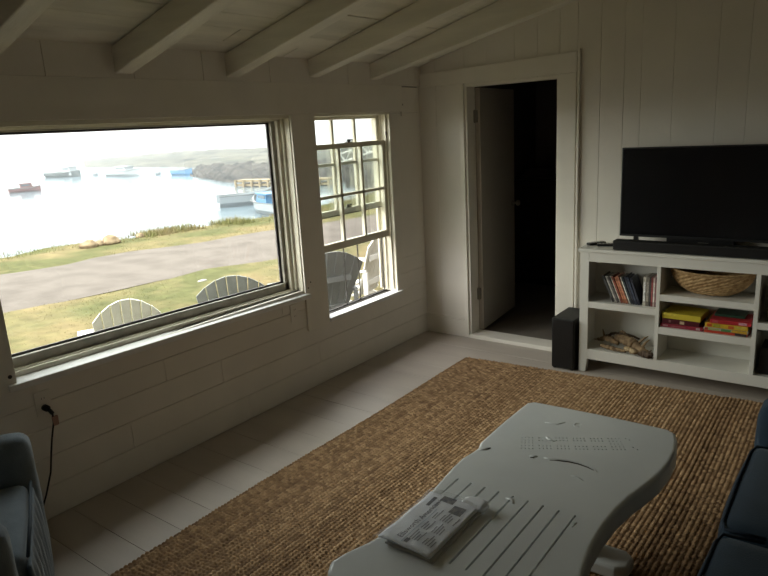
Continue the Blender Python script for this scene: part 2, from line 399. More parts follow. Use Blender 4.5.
# back wall (door and television) with vertical boards
D0, D1, DH = .410, 1.152, 1.98
bm = B()
sx_ = [-.02, .155, D0, .60, .82, .99, D1, 1.275, 1.43, 1.582, 1.689, 1.881, 2.129, 2.294, 2.47, 2.68, 2.84, 3.05, 3.22, 3.44, 3.63, 3.85, 4.1, 4.3, 4.5, XR]
def vboard(bm, xa, xb, za, y0=-0.0, y1=.022):
    e = .0005; y0 = random.uniform(0, .0012)
    hexa(bm, [(xa + e, y0, za), (xb - e, y0, za), (xb - e, y1, za), (xa + e, y1, za), (xa + e, y0, cz(xa) + .02), (xb - e, y0, cz(xb) + .02), (xb - e, y1, cz(xb) + .02), (xa + e, y1, cz(xa) + .02)])
for a, b in zip(sx_, sx_[1:]): vboard(bm, a, b, DH if (a >= D0 - .001 and b <= D1 + .001) else 0)
wb = struct(obj('wall_back', bm, 'wallb', bevel=.0016, seg=2))
bm = B()
for a, b, za in ((-.15, D0, 0), (D0, D1, DH), (D1, XR + .1, 0)):
    hexa(bm, [(a, .023, za), (b, .023, za), (b, .12, za), (a, .12, za), (a, .023, cz(a)), (b, .023, cz(b)), (b, .12, cz(b)), (a, .12, cz(a))])
obj('sheathing', bm, 'gap', wb)
bm = B(); hexa(bm, [(.022, -.020, DH + .008), (1.277, -.020, DH + .008), (1.277, 0, DH + .008), (.022, 0, DH + .008), (.022, -.020, 2.085), (1.277, -.020, 2.122), (1.277, 0, 2.122), (.022, 0, 2.085)])
struct(obj('trim_4', bm, 'trim', bevel=.003))
bm = B(); box(bm, D1 + .002, -.020, 0, 1.275, 0, DH + .0075); struct(obj('trim_5', bm, 'trim', bevel=.003))
bm = B(); box(bm, .372, -.020, 0, D0 - .001, 0, DH + .0075); struct(obj('trim_6', bm, 'trim', bevel=.003))
bm = B(); box(bm, 1.284, -.026, 0, 1.300, 0, 2.135); struct(obj('trim_7', bm, 'trim', bevel=.004))
bm = B(); box(bm, 0.001, -.014, 0, .371, 0, .146); box(bm, .0008, -.02, .146, .3705, 0, .152); struct(obj('baseboard_back', bm, 'trim', bevel=.003))
bm = B(); box(bm, 1.3005, -.014, 0, XR, 0, .146); struct(obj('baseboard_right', bm, 'trim', bevel=.003))
# door opening, leaf opened into the dark room
d1 = sroot('door_1', (.445, .10, 0))
bm = B(); box(bm, D0 - .001, -.004, 0, D0 + .018, .125, DH); box(bm, D1 - .018, -.004, 0, D1 + .001, .125, DH); box(bm, D0, -.004, DH - .018, D1, .125, DH + .002)
obj('door_frame', bm, 'trim', d1, bevel=.002)
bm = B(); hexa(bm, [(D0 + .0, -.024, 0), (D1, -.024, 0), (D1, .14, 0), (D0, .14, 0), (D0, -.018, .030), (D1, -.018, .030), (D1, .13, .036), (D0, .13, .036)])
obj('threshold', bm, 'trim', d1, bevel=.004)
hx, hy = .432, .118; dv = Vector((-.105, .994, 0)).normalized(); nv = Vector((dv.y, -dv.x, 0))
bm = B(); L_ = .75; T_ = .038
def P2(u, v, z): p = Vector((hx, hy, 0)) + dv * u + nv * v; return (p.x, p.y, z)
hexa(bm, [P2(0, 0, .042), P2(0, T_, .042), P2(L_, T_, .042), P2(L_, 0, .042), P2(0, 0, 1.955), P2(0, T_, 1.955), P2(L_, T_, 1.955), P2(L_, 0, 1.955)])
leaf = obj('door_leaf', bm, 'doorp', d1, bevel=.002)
for hz in (1.70, .30):
    bm = B(); box(bm, .420, .095, hz, .452, .1205, hz + .09); tube(bm, [(.432, .108, hz - .004), (.432, .108, hz + .094)], .009, 8); obj('hinge', bm, 'metal', leaf)
bm = B(); k = Vector(P2(L_ - .06, T_, 1.0))
lathe(bm, [(.026, 0), (.026, .006), (.010, .010), (.010, .035), (.022, .042), (.027, .055), (.020, .068), (.004, .072)], seg=16,
      mx=Matrix.Translation(k) @ nv.to_track_quat('Z', 'Y').to_matrix().to_4x4()); obj('door_knob', bm, 'metal', leaf, smooth=True)

# right wall, wall behind the camera
bm = B(); yb = YF
while yb < 0:
    y2 = min(0, yb + .22); box(bm, XR, yb + .001, 0, XR + .02, y2 - .001, cz(XR) + .02); yb = y2
box(bm, XR + .02, YF - .1, 0, XR + .1, .12, cz(XR) + .1); struct(obj('wall_right', bm, 'wallb'))
bm = B(); xb = 0
while xb < XR:
    x2 = min(XR, xb + .22); hexa(bm, [(xb + .001, YF, 0), (x2 - .001, YF, 0), (x2 - .001, YF - .02, 0), (xb + .001, YF - .02, 0), (xb + .001, YF, cz(xb) + .02), (x2 - .001, YF, cz(x2) + .02), (x2 - .001, YF - .02, cz(x2) + .02), (xb + .001, YF - .02, cz(xb) + .02)]); xb = x2
hexa(bm, [(-.15, YF - .02, 0), (XR + .1, YF - .02, 0), (XR + .1, YF - .1, 0), (-.15, YF - .1, 0), (-.15, YF - .02, cz(-.15)), (XR + .1, YF - .02, cz(XR + .1)), (XR + .1, YF - .1, cz(XR + .1)), (-.15, YF - .1, cz(-.15))])
struct(obj('wall_front', bm, 'wallb'))
# sloping ceiling of roof boards, rafters below it
bm = B(); xa = -.03
while xa < XR + .02:
    xb = min(XR + .02, xa + random.uniform(.13, .19)); ya = YF
    while ya < 0:
        y2 = min(.0, ya + random.uniform(1.0, 2.6)); dz = random.uniform(0, .006); g = random.choice((.0012, .0015, .003, .006, .008))
        hexa(bm, [(xa + g, ya + .001, cz(xa + g) + dz), (xb - .001, ya + .001, cz(xb) + dz), (xb - .001, y2 - .001, cz(xb) + dz), (xa + g, y2 - .001, cz(xa + g) + dz),
                  (xa + g, ya + .001, cz(xa + g) + .03), (xb - .001, ya + .001, cz(xb) + .03), (xb - .001, y2 - .001, cz(xb) + .03), (xa + g, y2 - .001, cz(xa + g) + .03)]); ya = y2
    xa = xb
ce = struct(obj('ceiling', bm, 'deck', bevel=.0012, seg=1))
bm = B(); a, b = -.5, XR + .15
hexa(bm, [(a, YF - .15, cz(a) + .03), (b, YF - .15, cz(b) + .03), (b, .16, cz(b) + .03), (a, .16, cz(a) + .03), (a, YF - .15, cz(a) + .09), (b, YF - .15, cz(b) + .09), (b, .16, cz(b) + .09), (a, .16, cz(a) + .09)])
obj('roof_deck', bm, 'gap', ce)
for i, yr in enumerate((-5.10, -4.46, -3.80, -3.172, -2.508, -1.835, -1.172, -.548)):
    bm = B(); zb0 = 2.013 + (.018 if yr > -1.5 else 0); sl = (.268, .268, .268, .266, .266, .266, .236, .212)[i]; a, b = .0, XR - .002
    n = 6; wd = .092
    for s in range(n):
        xa, xb = a + (b - a) * s / n, a + (b - a) * (s + 1) / n
        j = lambda x: yr + .004 * math.sin(x * 2.1 + i)
        za, zbb = zb0 + sl * xa, zb0 + sl * xb
        hexa(bm, [(xa, j(xa) - wd, za), (xb, j(xb) - wd, zbb), (xb, j(xb), zbb), (xa, j(xa), za), (xa, j(xa) - wd, cz(xa)), (xb, j(xb) - wd, cz(xb)), (xb, j(xb), cz(xb)), (xa, j(xa), cz(xa))])
    bmesh.ops.remove_doubles(bm, verts=bm.verts[:], dist=.0005)
    obj('rafter', bm, 'beam', ce, bevel=.006)

# dim room beyond the door
bm = B()
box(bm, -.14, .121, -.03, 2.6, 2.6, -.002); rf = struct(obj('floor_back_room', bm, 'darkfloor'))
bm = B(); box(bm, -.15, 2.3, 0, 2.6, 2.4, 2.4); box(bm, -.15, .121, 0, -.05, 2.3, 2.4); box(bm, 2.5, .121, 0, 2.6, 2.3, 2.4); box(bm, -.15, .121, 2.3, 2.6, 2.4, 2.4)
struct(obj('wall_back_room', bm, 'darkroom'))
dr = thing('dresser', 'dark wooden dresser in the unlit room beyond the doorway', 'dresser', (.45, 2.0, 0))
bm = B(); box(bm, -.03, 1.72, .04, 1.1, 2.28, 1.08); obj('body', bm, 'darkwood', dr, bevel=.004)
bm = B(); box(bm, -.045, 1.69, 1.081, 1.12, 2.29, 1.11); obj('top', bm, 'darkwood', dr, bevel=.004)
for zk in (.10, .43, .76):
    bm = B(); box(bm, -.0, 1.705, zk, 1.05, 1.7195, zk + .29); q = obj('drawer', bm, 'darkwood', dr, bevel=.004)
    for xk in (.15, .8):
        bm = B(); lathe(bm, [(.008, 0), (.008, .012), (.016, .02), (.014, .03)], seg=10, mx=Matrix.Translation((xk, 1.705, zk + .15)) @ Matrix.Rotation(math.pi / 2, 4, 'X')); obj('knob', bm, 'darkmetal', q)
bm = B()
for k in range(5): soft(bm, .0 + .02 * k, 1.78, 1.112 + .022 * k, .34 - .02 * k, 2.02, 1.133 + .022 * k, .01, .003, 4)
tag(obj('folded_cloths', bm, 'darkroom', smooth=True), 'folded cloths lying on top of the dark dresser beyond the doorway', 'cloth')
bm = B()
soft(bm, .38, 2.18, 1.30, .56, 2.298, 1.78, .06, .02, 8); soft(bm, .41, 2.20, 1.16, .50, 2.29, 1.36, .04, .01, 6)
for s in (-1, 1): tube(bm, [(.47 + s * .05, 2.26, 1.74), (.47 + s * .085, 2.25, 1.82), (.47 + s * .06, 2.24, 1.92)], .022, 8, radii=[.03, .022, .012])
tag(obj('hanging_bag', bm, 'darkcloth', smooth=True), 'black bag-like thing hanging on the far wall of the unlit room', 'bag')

# ================================================================== OUTDOORS
G = -.42; SEA = -2.6
def shore_x(y):      # edge of the grass bank, x as a function of y
    return np.interp(y, [-30, -4, 1.29, 4.24, 7.44, 9.9, 14, 40], [-15, -12.6, -11.3, -10.5, -9.75, -9.9, -11, -16])
ny, nx = 110, 90
yy = np.linspace(-30, 60, ny); uu = np.linspace(0, 1, nx); V = []
for y in yy:
    e = float(shore_x(y)) + .25 * math.sin(y * 1.7) + .12 * math.sin(y * 5.1)
    for u in uu:
        if u < .8: x = -.17 + (e + .17) * u / .8; z = G + .02 * math.sin(x * 1.3 + y) * math.sin(y * .9)
        else: t = (u - .8) / .2; x = e - t * 4; z = G - (t ** .8) * 2.6
        V.append((x, y, z))
V = np.array(V); ii = np.arange(ny - 1)[:, None] * nx + np.arange(nx - 1)[None, :]; ii = ii.ravel()
Fq = np.stack([ii, ii + 1, ii + nx + 1, ii + nx], 1)
struct(np_mesh('ground', V, Fq, 'grass'))
# gravel lane
ry = np.linspace(-28, 55, 120); V = []
for y in ry:
    c = np.interp(y, [-30, -.8, 1.1, 3.3, 5.7, 7.2, 30, 60], [-8.6, -7.75, -7.45, -6.95, -6.3, -5.85, -1.5, 2]); hwid = 1.62
    a = .10 * math.sin(y * 1.9) + .06 * math.sin(y * 6.3); b = .10 * math.sin(y * 2.3 + 1) + .06 * math.sin(y * 7.1)
    for u in np.linspace(0, 1, 9): V.append((c - hwid + a + (2 * hwid + b - a) * u, y, G + .004 + .03 * math.sin(u * math.pi) ** .5))
V = np.array(V); ii = (np.arange(119)[:, None] * 9 + np.arange(8)[None, :]).ravel(); Fq = np.stack([ii, ii + 1, ii + 10, ii + 9], 1)
struct(np_mesh('gravel_lane', V, Fq, 'gravel'))
# grass blades
def blades(n, xr, yr, hmin, hmax, wd, cond):
    x = rng.uniform(*xr, n); y = rng.uniform(*yr, n); k = cond(x, y); x, y = x[k], y[k]; n = len(x)
    h = rng.uniform(hmin, hmax, n); a = rng.uniform(0, 2 * math.pi, n); lx = rng.normal(0, .35, n) * h; ly = rng.normal(0, .35, n) * h
    dx, dy = np.cos(a) * wd, np.sin(a) * wd
    base = np.full(n, G - .005)
    v = np.stack([np.stack([x - dx, y - dy, base], 1), np.stack([x + dx, y + dy, base], 1), np.stack([x + lx, y + ly, base + h], 1)], 1).reshape(-1, 3)
    return v
lane_c = lambda y: np.interp(y, [-30, -.8, 1.1, 3.3, 5.7, 7.2, 30, 60], [-8.6, -7.75, -7.45, -6.95, -6.3, -5.85, -1.5, 2])
offl = lambda x, y: np.abs(x - lane_c(y)) > 1.58 + .12 * np.sin(y * 7)
vs = [blades(70000, (-13, -1.0), (-5, 14), .012, .035, .005, lambda x, y: offl(x, y) & (x > shore_x(y))),
      blades(26000, (-13, -6), (-3, 13), .03, .09, .007, lambda x, y: offl(x, y) & (x < lane_c(y) - 1.7) & (x < shore_x(y) + .75) & (x > shore_x(y) - .35)),
      blades(4500, (-11.2, -9.4), (3.9, 6.6), .08, .20, .009, lambda x, y: (x < shore_x(y) + .5) & (x > shore_x(y) - .3) & (np.sin(y * 3.1) + .4 * np.sin(y * 11) > -.3))]
v = np.concatenate(vs)
M['blade'] = mat('grass_blades', (.12, .125, .045), .9, .1, col2=(.19, .15, .075), vscale=1.2)
gr = np_mesh('grass', v, np.arange(len(v)).reshape(-1, 3), M['blade'], smooth=False)
tag(gr, 'short yellow green grass growing on both sides of the gravel lane', 'grass', kind='stuff')
# sea
bm = B(); box(bm, -900, -300, SEA - .5, -9, 900, SEA); struct(obj('water', bm, 'water'))
# far shore: low land with a rocky waterline
def land(name, W, rise, depth, m, nu=60, nv=26, rough=.25, label=None):
    W = np.array(W, float); s = np.linspace(0, 1, len(W)); V = []
    cam0 = np.array([2.964, -4.445])
    for u in np.linspace(0, 1, nu):
        p = np.array([np.interp(u, s, W[:, 0]), np.interp(u, s, W[:, 1])]); d = (p - cam0) / np.linalg.norm(p - cam0)
        top = np.interp(u, s, rise)
        for q in np.linspace(0, 1, nv):
            hh = top * (q ** .55) + rough * min(1, q * 6) * (math.sin(u * 61 + q * 9) * .4 + math.sin(u * 157 + q * 23) * .3 + rng.normal(0, .22))
            pp = p + d * depth * q; V.append((pp[0], pp[1], SEA - .12 + hh * (1 if q < 1 else 0)))
    V = np.array(V); ii = (np.arange(nu - 1)[:, None] * nv + np.arange(nv - 1)[None, :]).ravel()
    return np_mesh(name, V, np.stack([ii, ii + 1, ii + nv + 1, ii + nv], 1), m)
struct(land('hill', [(-118, 62), (-100, 61), (-84, 59), (-67, 54), (-48, 49), (-38, 48), (-27, 45), (-15, 44)], [.6, 1.3, 1.9, 2.1, 2.0, 1.9, 1.8, 1.8], 45, 'land', 90, 26, .12))
struct(land('rocky_point', [(-61, 43.2), (-55, 40.5), (-46.3, 36.7), (-41, 37.5), (-37, 39.9), (-31, 37), (-29.6, 33.8), (-24, 31), (-18, 31)], [.3, 1.2, 1.4, 1.5, 1.4, 1.1, .8, .9, 1.0], 14, 'rockshore', 120, 20, .35))

def hull(bm, L, Wd, H, sheer=.25, n=12):
    rings = []
    for i in range(n + 1):
        t = i / n; wv = Wd / 2 * (1 - max(0, (t - .45) / .55) ** 2.2) * (.86 + .14 * min(1, t * 3)); wv = max(wv, .02)
        zt = H * (1 + sheer * (2 * t - .6) ** 2 * (1 if t > .3 else .3)); x = -L / 2 + L * t
        rings.append([bm.verts.new(p) for p in ((x, -wv, zt), (x, -wv * .92, H * .4), (x, -wv * .5, -.12), (x, wv * .5, -.12), (x, wv * .92, H * .4), (x, wv, zt), (x, wv * .9, zt), (x, wv * .8, H * .35), (x, -wv * .8, H * .35), (x, -wv * .9, zt))])
    for a, b in zip(rings, rings[1:]):
        for k in range(10): bm.faces.new((a[k], a[(k + 1) % 10], b[(k + 1) % 10], b[k]))
    bm.faces.new(rings[0][::-1]); bm.faces.new(rings[-1])
def boat(label, loc, rz, L, Wd, H, m, cabin=None, name='motorboat', cat='boat', extra=None, inner='boatin'):
    t = thing(name, label, cat, loc, rz)
    bm = B(); hull(bm, L, Wd, H); obj('hull', bm, m, t, world=False, smooth=False)
    bm = B(); tube(bm, [(-L / 2, -Wd * .43, H * 1.05), (0, -Wd / 2, H * 1.03), (L * .25, -Wd * .45, H * 1.08), (L / 2, 0, H * 1.42)], .035, 5)
    tube(bm, [(-L / 2, Wd * .43, H * 1.05), (0, Wd / 2, H * 1.03), (L * .25, Wd * .45, H * 1.08), (L / 2, 0, H * 1.42)], .035, 5); obj('gunwale', bm, inner, t, world=False)
    if cabin:
        cx0, cx1, ch, cm = cabin
        bm = B(); hexa(bm, [(cx0, -Wd * .33, H * .4), (cx1, -Wd * .33, H * .4), (cx1, Wd * .33, H * .4), (cx0, Wd * .33, H * .4), (cx0, -Wd * .3, H + ch), (cx1 - .3, -Wd * .3, H + ch), (cx1 - .3, Wd * .3, H + ch), (cx0, Wd * .3, H + ch)])
        box(bm, cx0 - .2, -Wd * .34, H + ch, cx1 - .15, Wd * .34, H + ch + .06); c = obj('cabin', bm, cm, t, world=False)
        bm = B(); box(bm, cx0 + .1, -Wd * .325, H + ch * .5, cx1 - .45, Wd * .325, H + ch * .85); obj('cabin_window', bm, 'glassd', c, world=False)
    return t
boat('small red workboat moored on the foggy bay at the left', (-65.5, 26.6, SEA), math.radians(72), 2.9, 1.2, .38, 'hullr', (-.4, .9, .42, 'hullr'))
boat('dark grey green lobster boat moored far out in the fog', (-89.0, 43.0, SEA), math.radians(15), 6.0, 2.2, .62, 'hullg', (.4, 2.0, .75, 'hullw'))
boat('pale sailboat lying before the dim far shore', (-76, 44.3, SEA), 0., 7.4, 2.0, .7, 'hullw', (-1.2, 1.3, .5, 'hullw'), name='sailboat')
boat('low bright blue boat moored off the rocky point', (-65.4, 45.5, SEA), 0., 3.6, 1.4, .6, 'hullb')
boat('open white skiff floating just beyond the grass bank', (-29.2, 23.6, SEA), math.radians(62), 3.6, 1.2, .66, 'hullw', name='skiff')
boat('white motorboat with blue side and windscreen behind the open skiff', (-24.3, 21.0, SEA), math.radians(160), 4.3, 1.6, .62, 'hullw', (-.6, .9, .45, 'hullb'))
for p, nm in (((-84.5, 45.0), 'small white mooring buoy near the lobster boat'), ((-71.3, 46.0), 'small white mooring buoy beside the blue boat')):
    bm = B(); lathe(bm, [(.05, -.3), (.32, -.1), (.42, .15), (.32, .4), (.08, .55)], (p[0], p[1], SEA + .1), 12); tag(obj('mooring_buoy', bm, 'hullw', smooth=True), nm, 'buoy')
# timber wharf
wf = thing('wharf', 'pale timber wharf on posts behind the moored skiffs', 'wharf', (-38.5, 34.0, SEA))
a_, b_ = Vector((-41.4, 33.3, 0)), Vector((-32.5, 35.3, 0)); dd = (b_ - a_).normalized(); nn_ = Vector((-dd.y, dd.x, 0))
bm = B()
for zc in (SEA + .50, SEA + .16):
    p = [a_, b_, b_ + nn_ * 1.2, a_ + nn_ * 1.2]; prism(bm, [(q.x, q.y) for q in p], zc - .09, zc + .09)
obj('deck', bm, 'pier', wf)
for k in range(12):
    q = a_ + (b_ - a_) * (k / 11)
    bm = B(); tube(bm, [(q.x, q.y - .12, SEA - .4), (q.x, q.y - .12, SEA + .62)], .11, 6); obj('post', bm, 'pier', wf)
# gangway seen through the small window
def rail(label, a, b, h=.7):
    t = thing('gangway', label, 'gangway', a); a, b = Vector(a), Vector(b); bm = B(); z = Vector((0, 0, h))
    tube(bm, [a, b], .09, 5); tube(bm, [a + z, b + z], .07, 5); obj('handrail', bm, 'gang', t)
    bm = B(); n = 6
    for k in range(n): p0 = a + (b - a) * k / n; p1 = a + (b - a) * (k + 1) / n; tube(bm, [p0, p1 + z] if k % 2 else [p0 + z, p1], .05, 5)
    obj('brace', bm, 'gang', t)
    for p_ in (a, b): bm = B(); tube(bm, [(p_.x, p_.y, SEA - .3), p_], .10, 6); obj('post', bm, 'gang', t)
rail('white gangway sloping down to the water, left one of the two', (-33.2, 37.6, -.95), (-29.0, 36.9, -.05))
rail('white gangway beside a grey post, right one of the two', (-27.2, 34.8, .15), (-22.5, 36.0, .75), .5)
bm = B(); tube(bm, [(-42, 62, -1), (-42, 62, 3.0)], .22, 6); tube(bm, [(-42.0, 62, 2.2), (-40.8, 62, 2.2)], .12, 6); tag(obj('signal_post', bm, 'land'), 'thin grey post standing on the far shore in the fog', 'post')
# brown rocks on the bank
rr = random.Random(3)
for k, (x, y, s, lb) in enumerate(((-10.2, 2.62, .15, 'brown boulder at the left end of the rock pile on the bank'), (-10.25, 2.87, .10, 'low brown rock in the middle of the pile on the bank'),
                                   (-10.2, 3.10, .16, 'tan boulder at the right end of the rock pile on the bank'), (-10.4, 3.95, .08, 'small tan rock on the bank beside tall grass'))):
    bm = B(); bmesh.ops.create_icosphere(bm, subdivisions=3, radius=s)
    for v_ in bm.verts: v_.co *= 1 + .16 * math.sin(v_.co.x * 23 + k) * math.cos(v_.co.y * 19) + .08 * math.sin(v_.co.z * 47 + k); v_.co.z *= .85; v_.co.y *= 1.25
    o = obj('rock', bm, 'rock', smooth=True); o.location = (x, y, G + s * .30); tag(o, lb, 'rock')
for k, (x, y, s, lb) in enumerate(((-5.1, 1.55, .05, 'pale stone on the lawn right of the gravel lane edge'), (-4.5, 2.75, .06, 'pale flat stone on the lawn near the window corner'), (-4.0, .75, .05, 'small white stone on the lawn between two chairs'))):
    bm = B(); bmesh.ops.create_icosphere(bm, subdivisions=2, radius=s)
    for v_ in bm.verts: v_.co.z *= .4; v_.co.y *= 1.7
    o = obj('stone', bm, 'pale', smooth=True); o.location = (x, y, G + .02); tag(o, lb, 'stone')

# garden chairs with fanned slat backs, local front is -x
def garden_chair(label, x, y, rz, m, spread=.52, top=.93):
    t = thing('garden_chair', label, 'chair', (x, y, G), rz)
    bx0, bz0, bx1, bz1 = .22, .24, .50, top
    for k in range(7):
        s = k - 3; zf = lambda q: (1 - .0175 * q * q)
        y0_, y1_ = s * .060, s * spread / 6.6; hw0, hw1 = .0285, spread / 13.2 - .003
        la, lb = zf(s - .5), zf(s + .5); xa_, za_, xb_, zb2 = bx0 + (bx1 - bx0) * la, bz0 + (bz1 - bz0) * la, bx0 + (bx1 - bx0) * lb, bz0 + (bz1 - bz0) * lb; bm = B()
        hexa(bm, [(bx0, y0_ - hw0, bz0), (bx0 + .02, y0_ - hw0, bz0), (bx0 + .02, y0_ + hw0, bz0), (bx0, y0_ + hw0, bz0),
                  (xa_, y1_ - hw1, za_), (xa_ + .02, y1_ - hw1, za_), (xb_ + .02, y1_ + hw1, zb2), (xb_, y1_ + hw1, zb2)])
        obj('back_slat', bm, m, t, bevel=.004, world=False)
    for f, wv in ((.18, .20), (.60, .23)):
        bm = B(); xx, zz_ = bx0 + (bx1 - bx0) * f, bz0 + (bz1 - bz0) * f; box(bm, xx + .022, -wv, zz_ - .03, xx + .046, wv, zz_ + .03)
        obj('back_brace', bm, m, t, bevel=.003, world=False)
    bm = B()
    for k in range(6):
        f = k / 5; xx = -.30 + .5 * f; zz_ = .38 - .13 * f; box(bm, xx - .036, -.27, zz_, xx + .036, .27, zz_ + .02)
    obj('seat', bm, m, t, bevel=.003, world=False)
    for s in (-1, 1):
        bm = B(); prism(bm, [(-.40, s * .245), (-.40, s * .38), (.05, s * .37), (.40, s * .31), (.40, s * .265), (.0, s * .265)][::(1 if s < 0 else -1)], .545, .567); obj('armrest', bm, m, t, bevel=.004, world=False)
        bm = B(); box(bm, -.33, s * .275, 0, -.23, s * .30, .545); obj('leg', bm, m, t, bevel=.003, world=False)
        bm = B(); hexa(bm, [(-.34, s * .25, .28), (-.34, s * .274, .28), (.62, s * .274, .0), (.62, s * .25, .0), (-.34, s * .25, .38), (-.34, s * .274, .38), (.70, s * .274, .0), (.70, s * .25, .0)]); obj('side_rail', bm, m, t, world=False)
        bm = B(); box(bm, .36, s * .275, .0, .42, s * .30, .545); obj('leg', bm, m, t, world=False)
    return t
garden_chair('white slatted garden chair outside the left part of the large window', -1.89, -1.64, math.radians(-28), 'adw', .47, .99)
garden_chair('grey slatted garden chair outside the right corner of the large window', -1.66, -.68, math.radians(-40), 'adg', .58, 1.0)
garden_chair('grey slatted garden chair seen through the lower part of the small window', -1.66, .38, math.radians(-24), 'adg', .68, .99)
garden_chair('white slatted garden chair behind the grey one at the small window', -2.0, 1.36, math.radians(8), 'adw', .56, 1.0)

# sea fog over the bay
fm = bpy.data.materials.new('sea_fog'); fm.use_nodes = True; n = fm.node_tree; n.nodes.clear(); o_ = n.nodes.new('ShaderNodeOutputMaterial'); vs_ = n.nodes.new('ShaderNodeVolumeScatter')
vs_.inputs['Density'].default_value = .0075; vs_.inputs['Color'].default_value = (.155, .158, .165, 1); vs_.inputs['Anisotropy'].default_value = 0
n.links.new(vs_.outputs[0], o_.inputs['Volume'])
bm = B(); box(bm, -330, -60, SEA - .2, -14.5, 330, 30); fo = obj('sea_fog', bm, fm); tag(fo, 'pale sea fog lying over the bay', 'fog', kind='stuff')

# ================================================================== RUG (chunky jute, ribs along y)
def rug():
    x0, x1, ya, yb, st = .630, 2.66, -4.30, -.445, .0036
    nx = int((x1 - x0) / st); nyr = int((yb - ya) / st)
    X = np.linspace(0, 1, nx + 1)[None, :]; Y = np.linspace(0, 1, nyr + 1)[:, None]
    gx = x0 + (x1 - x0) * X + 0 * Y
    far = yb + (gx - x0) * .075
    gy = ya + (far - ya) * Y
    rib = .0215; u = (gx - x0) / rib; rid = np.floor(u)
    ph = np.sin(rid * 12.9898) * 43758.5453; ph = (ph - np.floor(ph)) * .12
    kn = .0195
    wv = gy / kn + ph * 5 + .30 * np.sin(gy * 9 + rid * .3) + .8 * np.sin(gx * 5)
    kid = np.floor(wv); RT = rng.random((256, 1024)); r1 = RT[rid.astype(int) % 256, kid.astype(int) % 1024]
    fu = np.abs(np.sin(math.pi * (u - rid))) ** .45; fv = np.abs(np.sin(math.pi * (wv - kid))) ** .5
    z = .001 + .014 * (.35 + .65 * fu) * (.10 + .90 * fv) * (.75 + .4 * r1) + rng.normal(0, .0006, gx.shape)
    ex = np.minimum(np.minimum(gx - x0, x1 - gx), np.minimum(gy - ya, far - gy)); z = np.where(ex < .004, -.001, z)
    gx = gx + np.where((X == 0) | (X == 1), .006 * np.sin(gy * 61) + .004 * np.sin(gy * 143 + 1), 0)
    gx = gx + .006 * np.sin(gy * 3.1); gy = gy + np.where((Y == 0) | (Y == 1), .006 * np.sin(gx * 71), 0)
    V = np.stack([gx, gy, z + .002], -1).reshape(-1, 3)
    n1 = nx + 1; ii = (np.arange(nyr)[:, None] * n1 + np.arange(nx)[None, :]).ravel()
    m = bpy.data.materials.new('jute'); m.use_nodes = True; nd = m.node_tree; b = nd.nodes['Principled BSDF']; L = nd.links.new
    b.inputs['Roughness'].default_value = .85; b.inputs['Specular IOR Level'].default_value = .2
    at = nd.nodes.new('ShaderNodeAttribute'); at.attribute_name = 'yarn'
    cr_ = nd.nodes.new('ShaderNodeValToRGB'); L(at.outputs['Fac'], cr_.inputs[0])
    e = cr_.color_ramp.elements; e[0].color = (.14, .080, .041, 1); e[1].color = (.50, .34, .19, 1); q = e.new(.5); q.color = (.30, .188, .098, 1)
    t = nd.nodes.new('ShaderNodeTexCoord'); no = nd.nodes.new('ShaderNodeTexNoise'); no.inputs['Scale'].default_value = 220; L(t.outputs['Object'], no.inputs['Vector'])
    mx = nd.nodes.new('ShaderNodeMix'); mx.data_type = 'RGBA'; mx.blend_type = 'OVERLAY'; mx.inputs[0].default_value = .45; L(cr_.outputs[0], mx.inputs[6]); L(no.outputs[0], mx.inputs[7]); L(mx.outputs[2], b.inputs['Base Color'])
    o = np_mesh('rug', V, np.stack([ii, ii + 1, ii + n1 + 1, ii + n1], 1), m)
    a = o.data.attributes.new('yarn', 'FLOAT', 'POINT')
    rs = np.sin(rid * 3.91) * 917.3; rs = rs - np.floor(rs)
    val = .50 + .34 * (r1 - .5) * 2 * .9 + .22 * (rs - .5) + .10 * np.sin(gx * 4 + 1)
    a.data.foreach_set('value', np.clip(val, 0, 1).astype(np.float32).ravel())
    tag(o, 'chunky woven natural jute area rug covering most of the painted floor', 'rug')
rug()

# ================================================================== MEDIA CONSOLE
SX0, SX1, SYF, SYB, SH = 1.426, 2.962, -.292, -.030, .859
ms = thing('media_console', 'white open-shelf media console standing against the paneled wall', 'console', ((SX0 + SX1) / 2, -.16, 0))
bm = B(); box(bm, SX0 - .013, SYF - .014, .836, SX1 + .013, SYB, SH); obj('top', bm, 'stand', ms, bevel=.004)
for a, b in ((SX0, SX0 + .058), (SX1 - .058, SX1)):
    bm = B(); i_ = b if a == SX0 else a
    box(bm, a, SYF, .095, b, SYF + .02, .8355); box(bm, a if a == SX0 else b - .018, SYF + .02, .095, a + .018 if a == SX0 else b, SYB, .8355)
    obj('side_panel', bm, 'stand', ms, bevel=.0015)
    for ya, yb in ((SYF, SYF + .045), (SYB - .045, SYB)):
        bm = B(); f = .012
        if a == SX0: hexa(bm, [(a, ya, 0), (b - f, ya, 0), (b - f, yb, 0), (a, yb, 0), (a, ya, .0945), (b, ya, .0945), (b, yb, .0945), (a, yb, .0945)])
        else: hexa(bm, [(a + f, ya, 0), (b, ya, 0), (b, yb, 0), (a + f, yb, 0), (a, ya, .0945), (b, ya, .0945), (b, yb, .0945), (a, yb, .0945)])
        obj('leg', bm, 'stand', ms, bevel=.0015)
IX0, IX1 = SX0 + .058, SX1 - .058; DV = ((1.914, 1.936), (2.455, 2.478))
bm = B(); box(bm, IX0, SYF + .001, .773, IX1, SYF + .019, .8355); obj('top_rail', bm, 'stand', ms, bevel=.001)
bm = B(); box(bm, IX0, SYF + .001, .095, IX1, SYF + .019, .165); obj('bottom_rail', bm, 'stand', ms, bevel=.001)
bm = B(); box(bm, SX0 + .018, SYF + .019, .147, SX1 - .018, SYB - .007, .165); obj('bottom_shelf', bm, 'stand', ms)
bm = B(); box(bm, SX0 + .01, SYB - .006, .11, SX1 - .01, SYB, .835); obj('back_panel', bm, 'stand', ms)
